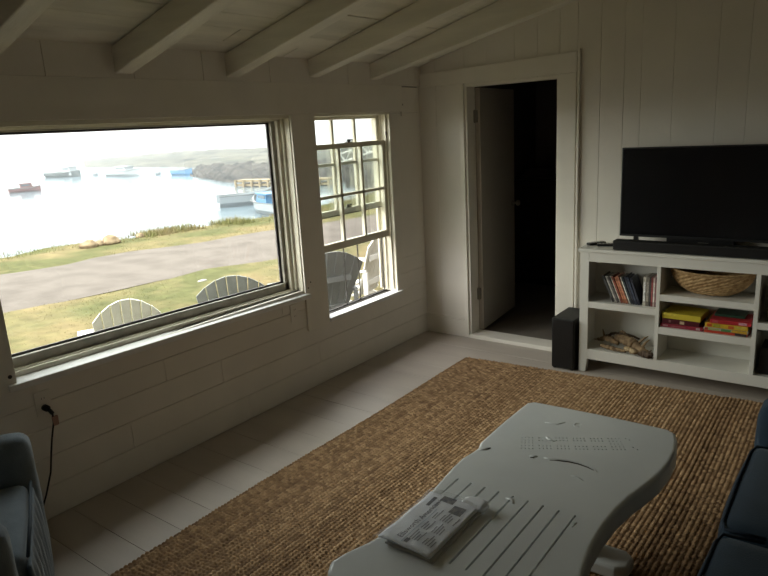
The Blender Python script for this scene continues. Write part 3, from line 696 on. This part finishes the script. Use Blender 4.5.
for a, b in DV:
    bm = B(); box(bm, a, SYF + .0, .1655, b, SYB - .007, .7725); obj('divider', bm, 'stand', ms, bevel=.001)
for a, b, z0_, z1_ in ((SX0 + .019, DV[0][0], .458, .500), (DV[0][1], DV[1][0], .557, .598), (DV[0][1], DV[1][0], .340, .386), (DV[1][1], SX1 - .019, .449, .489)):
    bm = B(); box(bm, max(a, IX0) if a == SX0 + .019 else a, SYF + .001, z0_, min(b, IX1) if b == SX1 - .019 else b, SYF + .02, z1_); box(bm, a, SYF + .02, z1_ - .02, b, SYB - .007, z1_); obj('shelf', bm, 'stand', ms, bevel=.001)

# television
tv = thing('television', 'large black flat-screen television on the white console', 'television', (2.14, -.13, SH))
TX0, TX1, TZ0, TZ1, TY = 1.632, 2.645, .930, 1.494, -.150
bm = B(); box(bm, TX0, TY, TZ0, TX1, TY + .03, TZ1); box(bm, TX0 + .12, TY + .03, TZ0 + .03, TX1 - .12, TY + .065, TZ0 + .36); bo = obj('bezel', bm, 'black', tv, bevel=.003)
bm = B(); box(bm, TX0 + .009, TY - .0012, TZ0 + .016, TX1 - .009, TY - .0002, TZ1 - .009); obj('screen', bm, 'screen', tv)
for fx in (1.735, 2.54):
    bm = B(); box(bm, fx - .014, TY + .002, .865, fx + .014, TY + .022, .9299); hexa(bm, [(fx - .02, TY - .05, SH + .0005), (fx + .02, TY - .05, SH + .0005), (fx + .02, TY + .09, SH + .0005), (fx - .02, TY + .09, SH + .0005), (fx - .014, TY - .04, SH + .008), (fx + .014, TY - .04, SH + .008), (fx + .014, TY + .08, SH + .008), (fx - .014, TY + .08, SH + .008)]); obj('foot', bm, 'black', tv)
sb = thing('soundbar', 'long low black soundbar lying in front of the television', 'soundbar', (2.1, -.245, SH))
bm = B(); box(bm, 1.632, -.285, SH + .001, 2.60, -.205, .921); obj('body', bm, 'blackmat', sb, bevel=.006)
bm = B(); box(bm, 1.645, -.2865, SH + .008, 2.587, -.2853, .914); obj('grille', bm, 'black', sb)
bx = thing('set_top_box', 'flat black box lying behind the soundbar under the television', 'electronics', (2.1, -.09, SH))
bm = B(); box(bm, 1.915, -.115, SH + .001, 2.30, -.035, .926); obj('case', bm, 'black', bx, bevel=.003)
bm = B(); box(bm, 2.10, -.1165, .900, 2.16, -.1152, .906); obj('front_panel', bm, 'metal', bx)
# remotes
def remote(label, x, y, rz, l=.13, w_=.04):
    t = thing('remote_control', label, 'remote control', (x, y, SH), rz)
    bm = B(); box(bm, -l / 2, -w_ / 2, .0005, l / 2, w_ / 2, .017); obj('case', bm, 'black', t, bevel=.005, world=False)
    for k in range(5):
        for j in (-1, 0, 1):
            bm = B(); xk = -l / 2 + .018 + k * .022; box(bm, xk - .005, j * .010 - .0035, .0171, xk + .005, j * .010 + .0035, .0185); obj('button', bm, 'greysash', t, world=False)
remote('black remote control at the left end of the console top, nearer the wall', 1.475, -.135, math.radians(55))
remote('black remote control on the console top next to the soundbar', 1.555, -.165, math.radians(20), .12, .045)
# subwoofer
sw = thing('subwoofer', 'black box subwoofer on the floor between doorway and console', 'speaker', (1.33, -.18, 0))
bm = B(); box(bm, 1.245, -.330, .010, 1.404, -.022, .366); obj('cabinet', bm, 'blackmat', sw, bevel=.006)
bm = B(); box(bm, 1.253, -.3335, .020, 1.396, -.3305, .356); obj('grille', bm, 'black', sw)
for px_ in (1.262, 1.387):
    for py_ in (-.31, -.045):
        bm = B(); lathe(bm, [(.012, 0), (.014, .0095)], (px_, py_, .0002), 10); obj('foot', bm, 'black', sw)

# discs and books leaning in the upper left compartment
cols = [(.05, .05, .05), (.34, .33, .30), (.10, .09, .09), (.45, .42, .36), (.22, .06, .04), (.33, .12, .06), (.42, .17, .10), (.55, .50, .44), (.04, .05, .06), (.03, .032, .045), (.035, .045, .075), (.025, .028, .045)]
labs = ['black disc case, leftmost of the leaning row', 'grey spined disc case, second from the left in the leaning row', 'charcoal disc case right of the grey leaning one', 'cream spined thin case leaning in the upper left shelf',
        'dark maroon case leaning beside the cream one', 'rust red case leaning in the middle of the row', 'salmon orange case leaning in the middle of the row', 'white spined thin case leaning right of the orange one',
        'black green case leaning right of the white one', 'black case with blue tint in the leaning row', 'blue spined case leaning in the row', 'dark navy case, last of the leaning row']
def disc_case(x, wd, hh, lean, col, label, dep=.135, mi=0):
    m = mat('case_%d' % mi, col, .35, .5, .35, 60.)
    t = thing('disc_case', label, 'disc case', (x, SYF + .045, .5005), 0, 'disc cases and books in the upper left shelf')
    rot = Matrix.Rotation(math.radians(-lean), 4, 'Y')
    bm = B(); box(bm, -wd / 2, 0, 0, wd / 2, dep, hh, rot); mn = min(v.co.z for v in bm.verts)
    for v_ in bm.verts: v_.co.z -= mn
    obj('case', bm, m, t, bevel=.001, world=False)
    bm = B(); box(bm, -wd * .36, -.0008, hh * .16, wd * .36, -.0001, hh * .84, rot)
    for v_ in bm.verts: v_.co.z -= mn
    obj('spine_print', bm, mat('spine_%d' % mi, tuple(min(1, c * 1.9 + .03) for c in col), .4, .4, .5, 90.), t, world=False)
x = 1.637
for i in range(12):
    wd = (.015, .012, .014, .008, .015, .014, .016, .009, .014, .014, .015, .014)[i]; disc_case(x, wd, .190 - (i % 3) * .004, 24 - i * .3 - (i % 2), cols[i], labs[i], mi=i); x += wd * 1.13
up_ = [((.62, .58, .50), .016, 'white spined book standing upright left of the divider'), ((.22, .20, .17), .020, 'thick mottled grey brown book standing upright'), ((.05, .05, .05), .010, 'thin black upright case in the upper left shelf'),
       ((.20, .05, .05), .012, 'dark red upright case in the upper left shelf'), ((.58, .45, .42), .010, 'pale pink upright case near the divider'), ((.16, .08, .08), .012, 'brown red upright case touching the divider')]
x = 1.822
for i, (c_, wd, lb) in enumerate(up_): disc_case(x + wd / 2, wd, .19, 0, c_, lb, mi=20 + i); x += wd + .0008

# basket
bk = thing('basket', 'shallow oval woven seagrass basket in the upper middle shelf', 'basket', (2.19, -.165, .598))
bm = B(); cxb, cyb, zb_ = 2.200, -.165, .5985; ns, nr = 96, 15
rings = []
for r_i in range(nr + 1):
    t = r_i / nr; prof = math.sin(t * math.pi / 2) ** .75
    rx_, ry_ = .085 + .150 * prof, .045 + .062 * prof
    ring = []
    for k in range(ns):
        a = 2 * math.pi * k / ns; rim = .022 * (abs(math.cos(a)) ** 3) * t
        w_ = .0035 * math.sin(k * math.pi / 2 + (r_i % 2) * math.pi)
        ring.append(bm.verts.new((cxb + (rx_ + w_) * math.cos(a), cyb + (ry_ + w_) * math.sin(a), zb_ + .002 + .135 * t ** 1.25 + rim)))
    rings.append(ring)
for a, b in zip(rings, rings[1:]):
    for k in range(ns): bm.faces.new((a[k], a[(k + 1) % ns], b[(k + 1) % ns], b[k]))
bm.faces.new(rings[0][::-1]); bo_ = obj('bowl', bm, 'basket', bk)
so = bo_.modifiers.new('thickness', 'SOLIDIFY'); so.thickness = .007; so.offset = -1
bm = B(); pts = []
for k in range(49):
    a = 2 * math.pi * k / 48; pts.append((cxb + .235 * math.cos(a), cyb + .107 * math.sin(a), zb_ + .139 + .022 * (abs(math.cos(a)) ** 3)))
tube(bm, pts, .008, 8, False); obj('rim', bm, 'basket', bk, smooth=True)

# board games and books
def flat_box(name, label, cat, x0, x1, z0, z1, col, group, patches=(), y0=-.275, dep=.20, rz=0.):
    t = thing(name, label, cat, ((x0 + x1) / 2, y0 + dep / 2, z0), math.radians(rz), group); hw = (x1 - x0) / 2; h = z1 - z0
    m = mat(name + '_paint', col, .4, .45, .12, 25.)
    bm = B(); box(bm, -hw, -dep / 2, .0003, hw, dep / 2, h - .0003); obj('cover', bm, m, t, bevel=.0015, world=False)
    for (a, b, c, d, pc) in patches:
        bm = B(); box(bm, -hw + 2 * hw * a, -dep / 2 - .0009, h * c, -hw + 2 * hw * b, -dep / 2 - .0001, h * d); obj('printed_patch', bm, mat('patch', pc, .5, .4, .3, 60.), t, world=False)
    return t
gl = 'boxes and books stacked on the middle shelf'
flat_box('book', 'dark red book at the bottom of the left stack', 'book', 1.944, 2.190, .3865, .411, (.26, .025, .045), gl, ((.06, .18, .3, .7, (.45, .2, .22)), (.25, .6, .35, .6, (.32, .09, .1)), (.84, .93, .2, .8, (.5, .35, .35))))
flat_box('book', 'maroon book with cream spots in the middle of the left stack', 'book', 1.950, 2.166, .4115, .443, (.085, .012, .02), gl, ((.48, .60, .15, .75, (.60, .45, .28)), (.18, .24, .3, .8, (.30, .15, .14))), rz=1.5)
flat_box('game_box', 'thick yellow box on top of the left stack', 'box', 1.953, 2.178, .4435, .480, (.60, .48, .045), gl, ((.04, .4, .6, .9, (.70, .58, .08)),), rz=-2.)
flat_box('game_box', 'red box at the bottom of the right stack', 'box', 2.196, 2.430, .3865, .403, (.50, .06, .03), gl, ((.72, .98, .1, .95, (.05, .04, .04)),))
flat_box('game_box', 'white and green box above the red bottom one', 'box', 2.194, 2.432, .4035, .421, (.48, .46, .36), gl, ((.1, .35, .2, .8, (.38, .42, .15)), (.4, .62, .1, .9, (.10, .25, .08)), (.64, .98, .1, .95, (.62, .36, .03)), (.02, .1, .1, .9, (.45, .06, .04))))
flat_box('game_box', 'orange yellow box in the middle of the right stack', 'box', 2.200, 2.430, .4215, .450, (.62, .38, .03), gl, ((.05, .16, .2, .85, (.62, .12, .02)), (.2, .36, .2, .8, (.35, .33, .04)), (.55, .68, .15, .8, (.60, .13, .03)), (.7, .95, .3, .9, (.66, .5, .08))))
flat_box('game_box', 'red box with pink patch on top of the right stack', 'box', 2.222, 2.440, .4505, .474, (.48, .03, .04), gl, ((.70, .90, .2, .85, (.70, .35, .42)), (.06, .2, .2, .8, (.6, .1, .12))), rz=3.)
flat_box('game_box', 'olive green box standing in the upper right shelf', 'box', 2.515, 2.70, .4895, .70, (.13, .12, .05), None, ((.1, .8, .2, .8, (.2, .18, .08)),), y0=-.24, dep=.16)
flat_box('storage_box', 'black box standing in the lower right shelf', 'box', 2.50, 2.78, .1655, .33, (.012, .012, .012), None, (), y0=-.25, dep=.18)
# dark flat thing on the game box pile (seen as dark green top)
flat_box('book', 'dark green book lying behind the red box on the right stack', 'book', 2.235, 2.40, .4745, .490, (.02, .06, .035), gl, (), y0=-.20, dep=.14)

# driftwood in the lower left compartment
def drift(label, pts, radii, m, seed, tw=()):
    r_ = random.Random(seed); bm = B(); P = [Vector(p) for p in pts]; Q, RR = [], []
    for a, b, ra, rb in zip(P, P[1:], radii, radii[1:]):
        for k in range(6):
            f = k / 6; Q.append(a.lerp(b, f) + Vector((r_.gauss(0, 1), r_.gauss(0, 1), abs(r_.gauss(0, 1)))) * .003); RR.append((ra + (rb - ra) * f) * r_.uniform(.88, 1.14))
    Q.append(P[-1]); RR.append(radii[-1]); tube(bm, Q, 0, 9, radii=RR)
    for (a, b, r0) in tw: tube(bm, [a, Vector(a).lerp(Vector(b), .5) + Vector((0, 0, .006)), b], 0, 6, radii=[r0, r0 * .8, r0 * .4])
    zmin = min(v.co.z for v in bm.verts)
    if zmin < .1662:
        for v_ in bm.verts: v_.co.z = max(v_.co.z, .1662)
    o = obj('driftwood', bm, m, smooth=True); tag(o, label, 'driftwood', 'pieces of driftwood in the lower left shelf')
drift('thick gnarled driftwood log lying across the lower left shelf', [(1.640, -.17, .235), (1.70, -.19, .236), (1.76, -.215, .222), (1.82, -.25, .203), (1.875, -.28, .188)], [.020, .036, .034, .026, .018], 'drift', 1,
      [((1.83, -.24, .22), (1.86, -.20, .262), .010), ((1.80, -.22, .235), (1.845, -.17, .275), .008), ((1.70, -.19, .28), (1.655, -.15, .275), .010)])
drift('pale twisted driftwood piece below the thick log', [(1.725, -.262, .205), (1.765, -.276, .195), (1.81, -.285, .186)], [.014, .019, .012], 'driftl', 2)
drift('dark knobby driftwood end beside the divider', [(1.822, -.288, .190), (1.850, -.292, .186), (1.888, -.288, .184), (1.905, -.27, .186)], [.012, .020, .021, .012], 'driftd', 3, [((1.85, -.285, .19), (1.84, -.262, .214), .009), ((1.88, -.285, .19), (1.895, -.262, .215), .008)])
drift('long thin driftwood branch lying in front of the log', [(1.56, -.235, .186), (1.62, -.25, .183), (1.68, -.262, .181), (1.735, -.268, .179)], [.012, .015, .013, .007], 'drift', 4)
drift('tangled driftwood branch at the left of the shelf', [(1.51, -.15, .195), (1.56, -.17, .215), (1.61, -.19, .222), (1.665, -.21, .205)], [.010, .018, .020, .012], 'drift', 5, [((1.56, -.17, .22), (1.53, -.12, .265), .008), ((1.6, -.18, .23), (1.585, -.2, .25), .006), ((1.55, -.18, .2), (1.50, -.21, .215), .007)])
drift('dark thin driftwood twig behind the thick log', [(1.53, -.10, .20), (1.60, -.11, .24), (1.68, -.12, .252), (1.78, -.13, .235)], [.007, .010, .010, .006], 'driftd', 6)

# ================================================================== COFFEE TABLE
TZ = .45; TT = .085
ct = thing('coffee_table', 'low grey white painted plank coffee table with wavy sides and slots', 'coffee table', (2.11, -2.55, .014))
out = [(1.800, -1.850), (1.95, -1.842), (2.10, -1.836), (2.25, -1.836), (2.375, -1.838), (2.410, -1.862), (2.430, -1.915), (2.446, -2.00), (2.450, -2.10), (2.443, -2.21), (2.425, -2.30), (2.402, -2.40), (2.386, -2.50), (2.379, -2.61), (2.384, -2.74), (2.405, -2.87), (2.435, -3.00), (2.450, -3.10), (2.440, -3.22), (2.405, -3.29),
       (2.25, -3.305), (2.05, -3.300), (1.85, -3.285), (1.785, -3.262), (1.758, -3.215), (1.768, -3.16), (1.795, -3.08), (1.815, -3.0), (1.822, -2.92), (1.812, -2.80), (1.797, -2.67), (1.783, -2.55), (1.779, -2.47), (1.790, -2.40), (1.792, -2.365), (1.778, -2.325), (1.775, -2.25), (1.772, -2.10), (1.774, -1.95), (1.777, -1.878)]
out = out[::-1]
bm = B(); prism(bm, out, TZ - TT, TZ)
top = obj('tabletop', bm, 'table', ct, bevel=.014, seg=4)
ctt = B()
def slot(x, ya, yb, wv=.0035, d=.010):
    box(ctt, x - wv, ya, TZ - d, x + wv, yb, TZ + .02)
for k in range(9):
    x0_ = 1.847 + k * .0546; xe = x0_ - .004
    slot(x0_, -3.045 + .002 * k, -2.612)
# peg board holes
A_, B_, C_, D_ = Vector((1.903, -2.206)), Vector((2.262, -2.010)), Vector((1.940, -2.286)), Vector((2.300, -2.092))
A_, B_, C_, D_ = Vector((1.905, -2.205)), Vector((2.235, -2.020)), Vector((1.942, -2.288)), Vector((2.283, -2.098))
def hole(u, v_, r=.0042):
    p = A_ * (1 - u) * (1 - v_) + B_ * u * (1 - v_) + C_ * (1 - u) * v_ + D_ * u * v_
    seg = 6; a = [ctt.verts.new((p.x + r * math.cos(t), p.y + r * math.sin(t), TZ - .010)) for t in [2 * math.pi * k / seg for k in range(seg)]]; b = [ctt.verts.new((q.co.x, q.co.y, TZ + .02)) for q in a]
    ctt.faces.new(a[::-1]); ctt.faces.new(b)
    for i in range(seg): ctt.faces.new((a[i], a[(i + 1) % seg], b[(i + 1) % seg], b[i]))
for blk in range(6):
    for cidx in range(4):
        u = (blk * 4.85 + cidx) / 27.25
        for rr_ in range(5):
            if rr_ == 2 and blk not in (0, 5): continue
            hole(u, rr_ / 4)
for u, v_ in ((1.07, 0.0), (1.10, .12), (1.09, .8), (1.12, .98)): hole(u, v_)
bmesh.ops.recalc_face_normals(ctt, faces=ctt.faces[:])
cm_ = bpy.data.meshes.new('cut'); ctt.to_mesh(cm_); ctt.free(); co = bpy.data.objects.new('cut', cm_); C.objects.link(co)
bo2 = top.modifiers.new('cut', 'BOOLEAN'); bo2.object = co; bo2.operation = 'DIFFERENCE'; bo2.solver = 'EXACT'
dg = bpy.context.evaluated_depsgraph_get(); nm_ = bpy.data.meshes.new_from_object(top.evaluated_get(dg)); top.modifiers.clear(); top.data = nm_; bpy.data.objects.remove(co)
# old knot scars: shallow raised ridges, some with dark strands alongside
import importlib
def scar(pts, r, m='table'):
    bm = B(); n = len(pts); tube(bm, [(p[0], p[1], TZ - r * .25) for p in pts], 0, 8, radii=[r * (.35 + .65 * math.sin(math.pi * (i + .5) / n)) for i in range(n)]); obj('scar', bm, m, top, smooth=True)
arc = [(2.047, -2.314), (2.068, -2.310), (2.10, -2.296), (2.135, -2.286), (2.170, -2.283), (2.205, -2.288), (2.232, -2.298), (2.250, -2.313)]
scar(arc, .0065); scar([(p[0] + .004, p[1] - .010) for p in arc[1:-1]], .0042, 'darkmetal')
scar([(1.995, -2.330), (2.012, -2.322), (2.022, -2.318)], .0065); scar([(2.002, -2.338), (2.016, -2.332)], .004, 'darkmetal')
scar([(1.985, -2.150), (2.005, -2.165), (2.030, -2.172)], .005)
scar([(2.055 + .016 * math.cos(t), -1.985 + .020 * math.sin(t)) for t in [k * .7 for k in range(9)]], .0035)
scar([(1.93, -2.03), (1.98, -2.02), (2.00, -1.985)], .003); scar([(1.815, -2.375), (1.830, -2.360), (1.838, -2.348)], .005, 'darkmetal'); scar([(1.805, -2.385), (1.822, -2.372), (1.835, -2.36)], .006)
scar([(2.18, -2.385), (2.20, -2.38), (2.23, -2.395)], .003); scar([(2.05, -2.64), (2.07, -2.635), (2.085, -2.655)], .006)
scar([(2.29, -2.665), (2.30, -2.65), (2.298, -2.68)], .003)
# trestle supports
for yc in (-2.24, -3.0):
    bm = B(); prism(bm, [(2.00, yc - .05), (2.22, yc - .05), (2.22, yc + .05), (2.00, yc + .05)], .075, TZ - TT); obj('leg', bm, 'table', ct, bevel=.01, seg=3)
    bm = B(); xs_ = [(1.86, yc - .03), (1.90, yc - .07), (2.32, yc - .07), (2.36, yc - .04), (2.365, yc + .03), (2.33, yc + .06), (1.90, yc + .06), (1.87, yc + .03)]
    prism(bm, xs_, .0205, .075); obj('foot', bm, 'table', ct, bevel=.012, seg=3)

# newspaper in its plastic bag
npz = TZ + .001
pp = thing('newspaper', 'folded newspaper in a crumpled plastic wrapper on the coffee table', 'newspaper', (1.94, -2.91, TZ))
def sheet(x0, y0, x1, y1, zb, th, lift, name, m, n=16, seed=0):
    bm = B(); g = []
    for i in range(n + 1):
        row = []
        for j in range(n + 1):
            u, v_ = i / n, j / n; x = x0 + (x1 - x0) * u; y = y0 + (y1 - y0) * v_
            z = zb + lift * (u * (1 - u) * 2.2) * (1 - .5 * v_) + .0012 * math.sin(u * 9 + v_ * 14 + seed) + lift * .5 * (1 - v_) ** 3 * (1 - u)
            row.append(bm.verts.new((x, y, z)))
        g.append(row)
    for i in range(n):
        for j in range(n): bm.faces.new((g[i][j], g[i + 1][j], g[i + 1][j + 1], g[i][j + 1]))
    o = obj(name, bm, m, pp, smooth=True); s = o.modifiers.new('t', 'SOLIDIFY'); s.thickness = th; s.offset = -1; return o
PX0, PX1, PY0, PY1 = 1.832, 2.018, -3.068, -2.765
def shear(o, k=.0):
    for v_ in o.data.vertices: v_.co.y -= (v_.co.x - PX0) * k; v_.co.x += (v_.co.y - PY0) * .02
a = [sheet(PX0 + .02, PY0 + .003, PX1 + .006, PY1, npz + .006, .005, .004, 'inner_pages', 'paperdark', seed=2), sheet(PX0 - .004, PY0, PX1, PY1, npz + .019, .006, .010, 'front_page', 'paper', seed=0)]
def topz(x, y):
    u = (x - PX0) / (PX1 - PX0); v_ = (y - PY0) / (PY1 - PY0); return npz + .019 + .010 * (u * (1 - u) * 2.2) * (1 - .5 * v_) + .005 * (1 - v_) ** 3 * (1 - u) + .0012 * math.sin(u * 9 + v_ * 14) + .0006
def printed(name, x0, y0, x1, y1, m, z=.0004):
    bm = B(); n = 6; g = [[bm.verts.new((x0 + (x1 - x0) * i / n, y0 + (y1 - y0) * j / n, topz(x0 + (x1 - x0) * i / n, y0 + (y1 - y0) * j / n) + z)) for j in range(n + 1)] for i in range(n + 1)]
    for i in range(n):
        for j in range(n): bm.faces.new((g[i][j], g[i + 1][j], g[i + 1][j + 1], g[i][j + 1]))
    return obj(name, bm, m, pp)
def text(s, x, y, size, m, name='headline', ext=0):
    cu = bpy.data.curves.new('txt', 'FONT'); cu.body = s; cu.size = size; cu.align_x = 'LEFT'
    o = bpy.data.objects.new('txt', cu); C.objects.link(o); me = bpy.data.meshes.new_from_object(o.evaluated_get(bpy.context.evaluated_depsgraph_get())); bpy.data.objects.remove(o)
    bm = bmesh.new(); bm.from_mesh(me)
    bmesh.ops.triangulate(bm, faces=bm.faces[:])
    for v_ in bm.verts:
        wx, wy = x - v_.co.y, y + v_.co.x; v_.co = (wx, wy, topz(wx, wy) + .0007)
    return obj(name, bm, m, pp)
# text runs along +y, its top towards -x
text('Ellsworth American', 1.898, -3.040, .0285, 'ink', 'masthead')
printed('masthead_bar', 1.912, -3.052, 1.926, -3.030, 'ink'); printed('masthead_bar', 1.858, -2.845, 1.872, -2.790, 'ink')
printed('photograph', 1.945, -2.845, 1.990, -2.800, 'photo'); printed('photograph', 1.885, -2.800, 1.935, -2.766, 'photo')
printed('blue_bar', 1.905, -3.055, 1.909, -2.85, 'bluebar')
text('Island', 1.893, -2.842, .018, 'ink', 'headline')
for k in range(9):
    for j, (ya, yb) in enumerate(((-3.03, -2.975), (-2.965, -2.91), (-2.90, -2.845))):
        if (k + j) % 5 == 4: continue
        printed('text_line', 1.918 + k * .0095, ya, 1.9215 + k * .0095, yb - .01 * ((k * 7 + j) % 3), 'ink2')
# wrapper: crumpled film over the top and a bunched end
bm = B(); n1, n2 = 34, 44; g = []
for i in range(n1 + 1):
    row = []
    for j in range(n2 + 1):
        u, v_ = i / n1, j / n2; x = PX0 - .028 + (PX1 - PX0 + .04) * u; y = PY0 - .004 + (PY1 - PY0 + .05) * v_
        zz_ = topz(min(max(x, PX0), PX1), min(max(y, PY0), PY1)) + .0025 + .0022 * math.sin(u * 31 + 5 * math.sin(v_ * 9)) * math.sin(v_ * 27 + 3 * math.sin(u * 11)) + .001 * math.sin(u * 70 + v_ * 44)
        e = min(u, 1 - u) * (PX1 - PX0 + .04); zz_ = max(npz + .001, zz_ - max(0, (.022 - e)) * .9)
        ey = (1 - v_) * (PY1 - PY0 + .05)
        if ey < .05: zz_ = npz + .002 + (zz_ - npz) * (ey / .05) ** .5 + .006 * abs(math.sin(u * 22)) * (ey / .05)
        row.append(bm.verts.new((x, y, zz_)))
    g.append(row)
for i in range(n1):
    for j in range(n2): bm.faces.new((g[i][j], g[i + 1][j], g[i + 1][j + 1], g[i][j + 1]))
obj('plastic_wrapper', bm, 'wrap', pp, smooth=True)
M['bunch'] = film_mat('bunched_plastic', (.85, .87, .90), .75, .2)
bm = B(); soft(bm, 1.945, -2.775, TZ + .002, 2.035, -2.725, TZ + .030, .014, .004, 16, wr=.0035); obj('bunched_end', bm, 'bunch', pp, smooth=True)

# ================================================================== UPHOLSTERY
def seam(bm, pts, r=.005): tube(bm, pts, r, 6)
ac = thing('armchair', 'blue grey slipcovered armchair in the corner by the large window', 'armchair', (.70, -3.59, 0), math.radians(-26))
# local: front is +y, x to the right
def apart(name, bm, m='armfab', bevel=0): return obj(name, bm, m, ac, world=False, smooth=True, bevel=bevel)
bm = B(); soft(bm, -.30, -.52, .20, .25, -.03, .445, .035, .010, 14); apart('seat', bm)
bm = B()
n = 40; g = []
for i in range(n + 1):
    row = []
    for k in range(15):
        u, v_ = i / n, k / 14; x = -.305 + .56 * u; row.append(bm.verts.new((x, -.013 + .016 * v_ + .010 * math.sin(u * 46 + 2 * math.sin(v_ * 3)) * (1 - abs(2 * v_ - 1) ** 3), .405 - .375 * v_)))
    g.append(row)
for i in range(n):
    for k in range(14): bm.faces.new((g[i][k], g[i + 1][k], g[i + 1][k + 1], g[i][k + 1]))
sk = apart('front_skirt', bm); s_ = sk.modifiers.new('t', 'SOLIDIFY'); s_.thickness = .012
bm = B(); seam(bm, [(-.30, -.017, .432), (0, -.013, .442), (.24, -.017, .436)], .006); apart('piping', bm, 'armpipe')
for s, nm in ((-1, 0), (1, 1)):
    xa, xb = (-.43, -.305) if s < 0 else (.255, .375)
    bm = B(); soft(bm, xa, -.62, .03, xb, 0 if s < 0 else -.05, .61, .045, .006, 14, wr=.0015); apart('armrest', bm)
bm = B(); soft(bm, -.33, -.76, .03, .35, -.50, .86, .06, .02, 12); apart('backrest', bm)
bm = B(); box(bm, -.36, -.60, .025, .35, -.07, .05); obj('base', bm, 'armpipe', ac, world=False)
for lx, ly, z0_ in ((-.36, -.08, .001), (.30, -.10, .0225), (-.34, -.56, .001), (.30, -.66, .0225)):
    bm = B(); lathe(bm, [(.016, z0_), (.022, .035)], (lx, ly, 0), 10); obj('leg', bm, 'darkwood', ac, world=False)

so_ = thing('sofa', 'dark navy upholstered sofa at the right edge beside the coffee table', 'sofa', (3.15, -2.45, 0))
def spart(name, bm, m='navy'): return obj(name, bm, m, so_, smooth=True)
bm = B(); soft(bm, 2.75, -3.65, .13, 3.60, -1.60, .31, .04, .0, 10); spart('base', bm)
for ya, yb in ((-3.20, -2.452), (-2.446, -1.800)):
    bm = B(); soft(bm, 2.668, ya, .30, 3.40, yb, .455, .05, .015, 14); cu = spart('seat_cushion', bm)
    bm = B(); seam(bm, [(2.80, ya + .008, .452), (2.69, ya + .012, .444), (2.676, ya + .06, .440), (2.672, (ya + yb) / 2, .440), (2.676, yb - .06, .440), (2.69, yb - .012, .444), (2.80, yb - .008, .452)], .005); obj('piping', bm, 'navypipe', cu, smooth=True)
for ya, yb in ((-1.795, -1.59), (-3.60, -3.21)):
    bm = B(); soft(bm, 2.678, ya, .10, 3.55, yb, .60, .06, .008, 12); spart('armrest', bm)
bm = B(); soft(bm, 3.34, -3.60, .20, 3.62, -1.58, .84, .08, .02, 12); spart('backrest', bm)
for x_, y_ in ((2.80, -1.68), (3.52, -1.68), (2.80, -3.5), (3.52, -3.5)):
    bm = B(); lathe(bm, [(.018, .0005 if x_ > 3 else .0225), (.026, .135)], (x_, y_, 0), 12); obj('leg', bm, 'darkwood', so_)

# ================================================================== WALL FITTINGS
def outlet(label, y, z):
    t = thing('outlet', label, 'outlet', (0, y, z))
    bm = B(); box(bm, .0003, y - .036, z - .058, .006, y + .036, z + .058); obj('plate', bm, 'plate', t, bevel=.002)
    for dz in (.022, -.022):
        bm = B(); box(bm, .0061, y - .014, z + dz - .013, .0075, y + .014, z + dz + .013); s = obj('socket', bm, 'plate', t, bevel=.0006)
        bm = B(); box(bm, .0076, y - .007, z + dz - .004, .0079, y - .005, z + dz + .005); box(bm, .0076, y + .005, z + dz - .004, .0079, y + .007, z + dz + .005); obj('slot', bm, 'black', s)
outlet('ivory wall outlet with a black plug below the large window', -3.195, .565)
outlet('ivory wall outlet with nothing plugged in beside the mullion board', -1.56, .565)
pl = thing('power_cord', 'black power cord with pinkish tag hanging from the left outlet', 'cord', (.03, -3.195, .543))
bm = B(); tube(bm, [(.0082, -3.195, .543), (.034, -3.195, .543)], .015, 12); tube(bm, [(.026, -3.195, .543), (.040, -3.19, .535), (.042, -3.18, .515)], .009, 8); obj('plug', bm, 'plug', pl, smooth=True)
bm = B(); tube(bm, [(.042, -3.18, .518), (.040, -3.182, .47), (.036, -3.20, .40), (.034, -3.215, .33), (.032, -3.232, .24), (.030, -3.27, .14), (.030, -3.31, .06), (.034, -3.36, .008), (.06, -3.5, .006)], .0042, 8); obj('cable', bm, 'plug', pl, smooth=True)
bm = B(); box(bm, .034, -3.185, .455, .047, -3.160, .500); obj('tag', bm, 'tag', pl, bevel=.002)
br = thing('window_bracket', 'small cream metal bracket with one screw beside the small window head', 'bracket', (.0, -.235, 1.84))
bm = B(); box(bm, .0003, -.262, 1.775, .010, -.215, 1.895); obj('plate', bm, 'plate', br, bevel=.003)
bm = B(); lathe(bm, [(.006, 0), (.006, .003)], seg=10, mx=Matrix.Translation((.010, -.245, 1.862)) @ Matrix.Rotation(math.pi / 2, 4, 'Y')); obj('screw', bm, 'black', br)
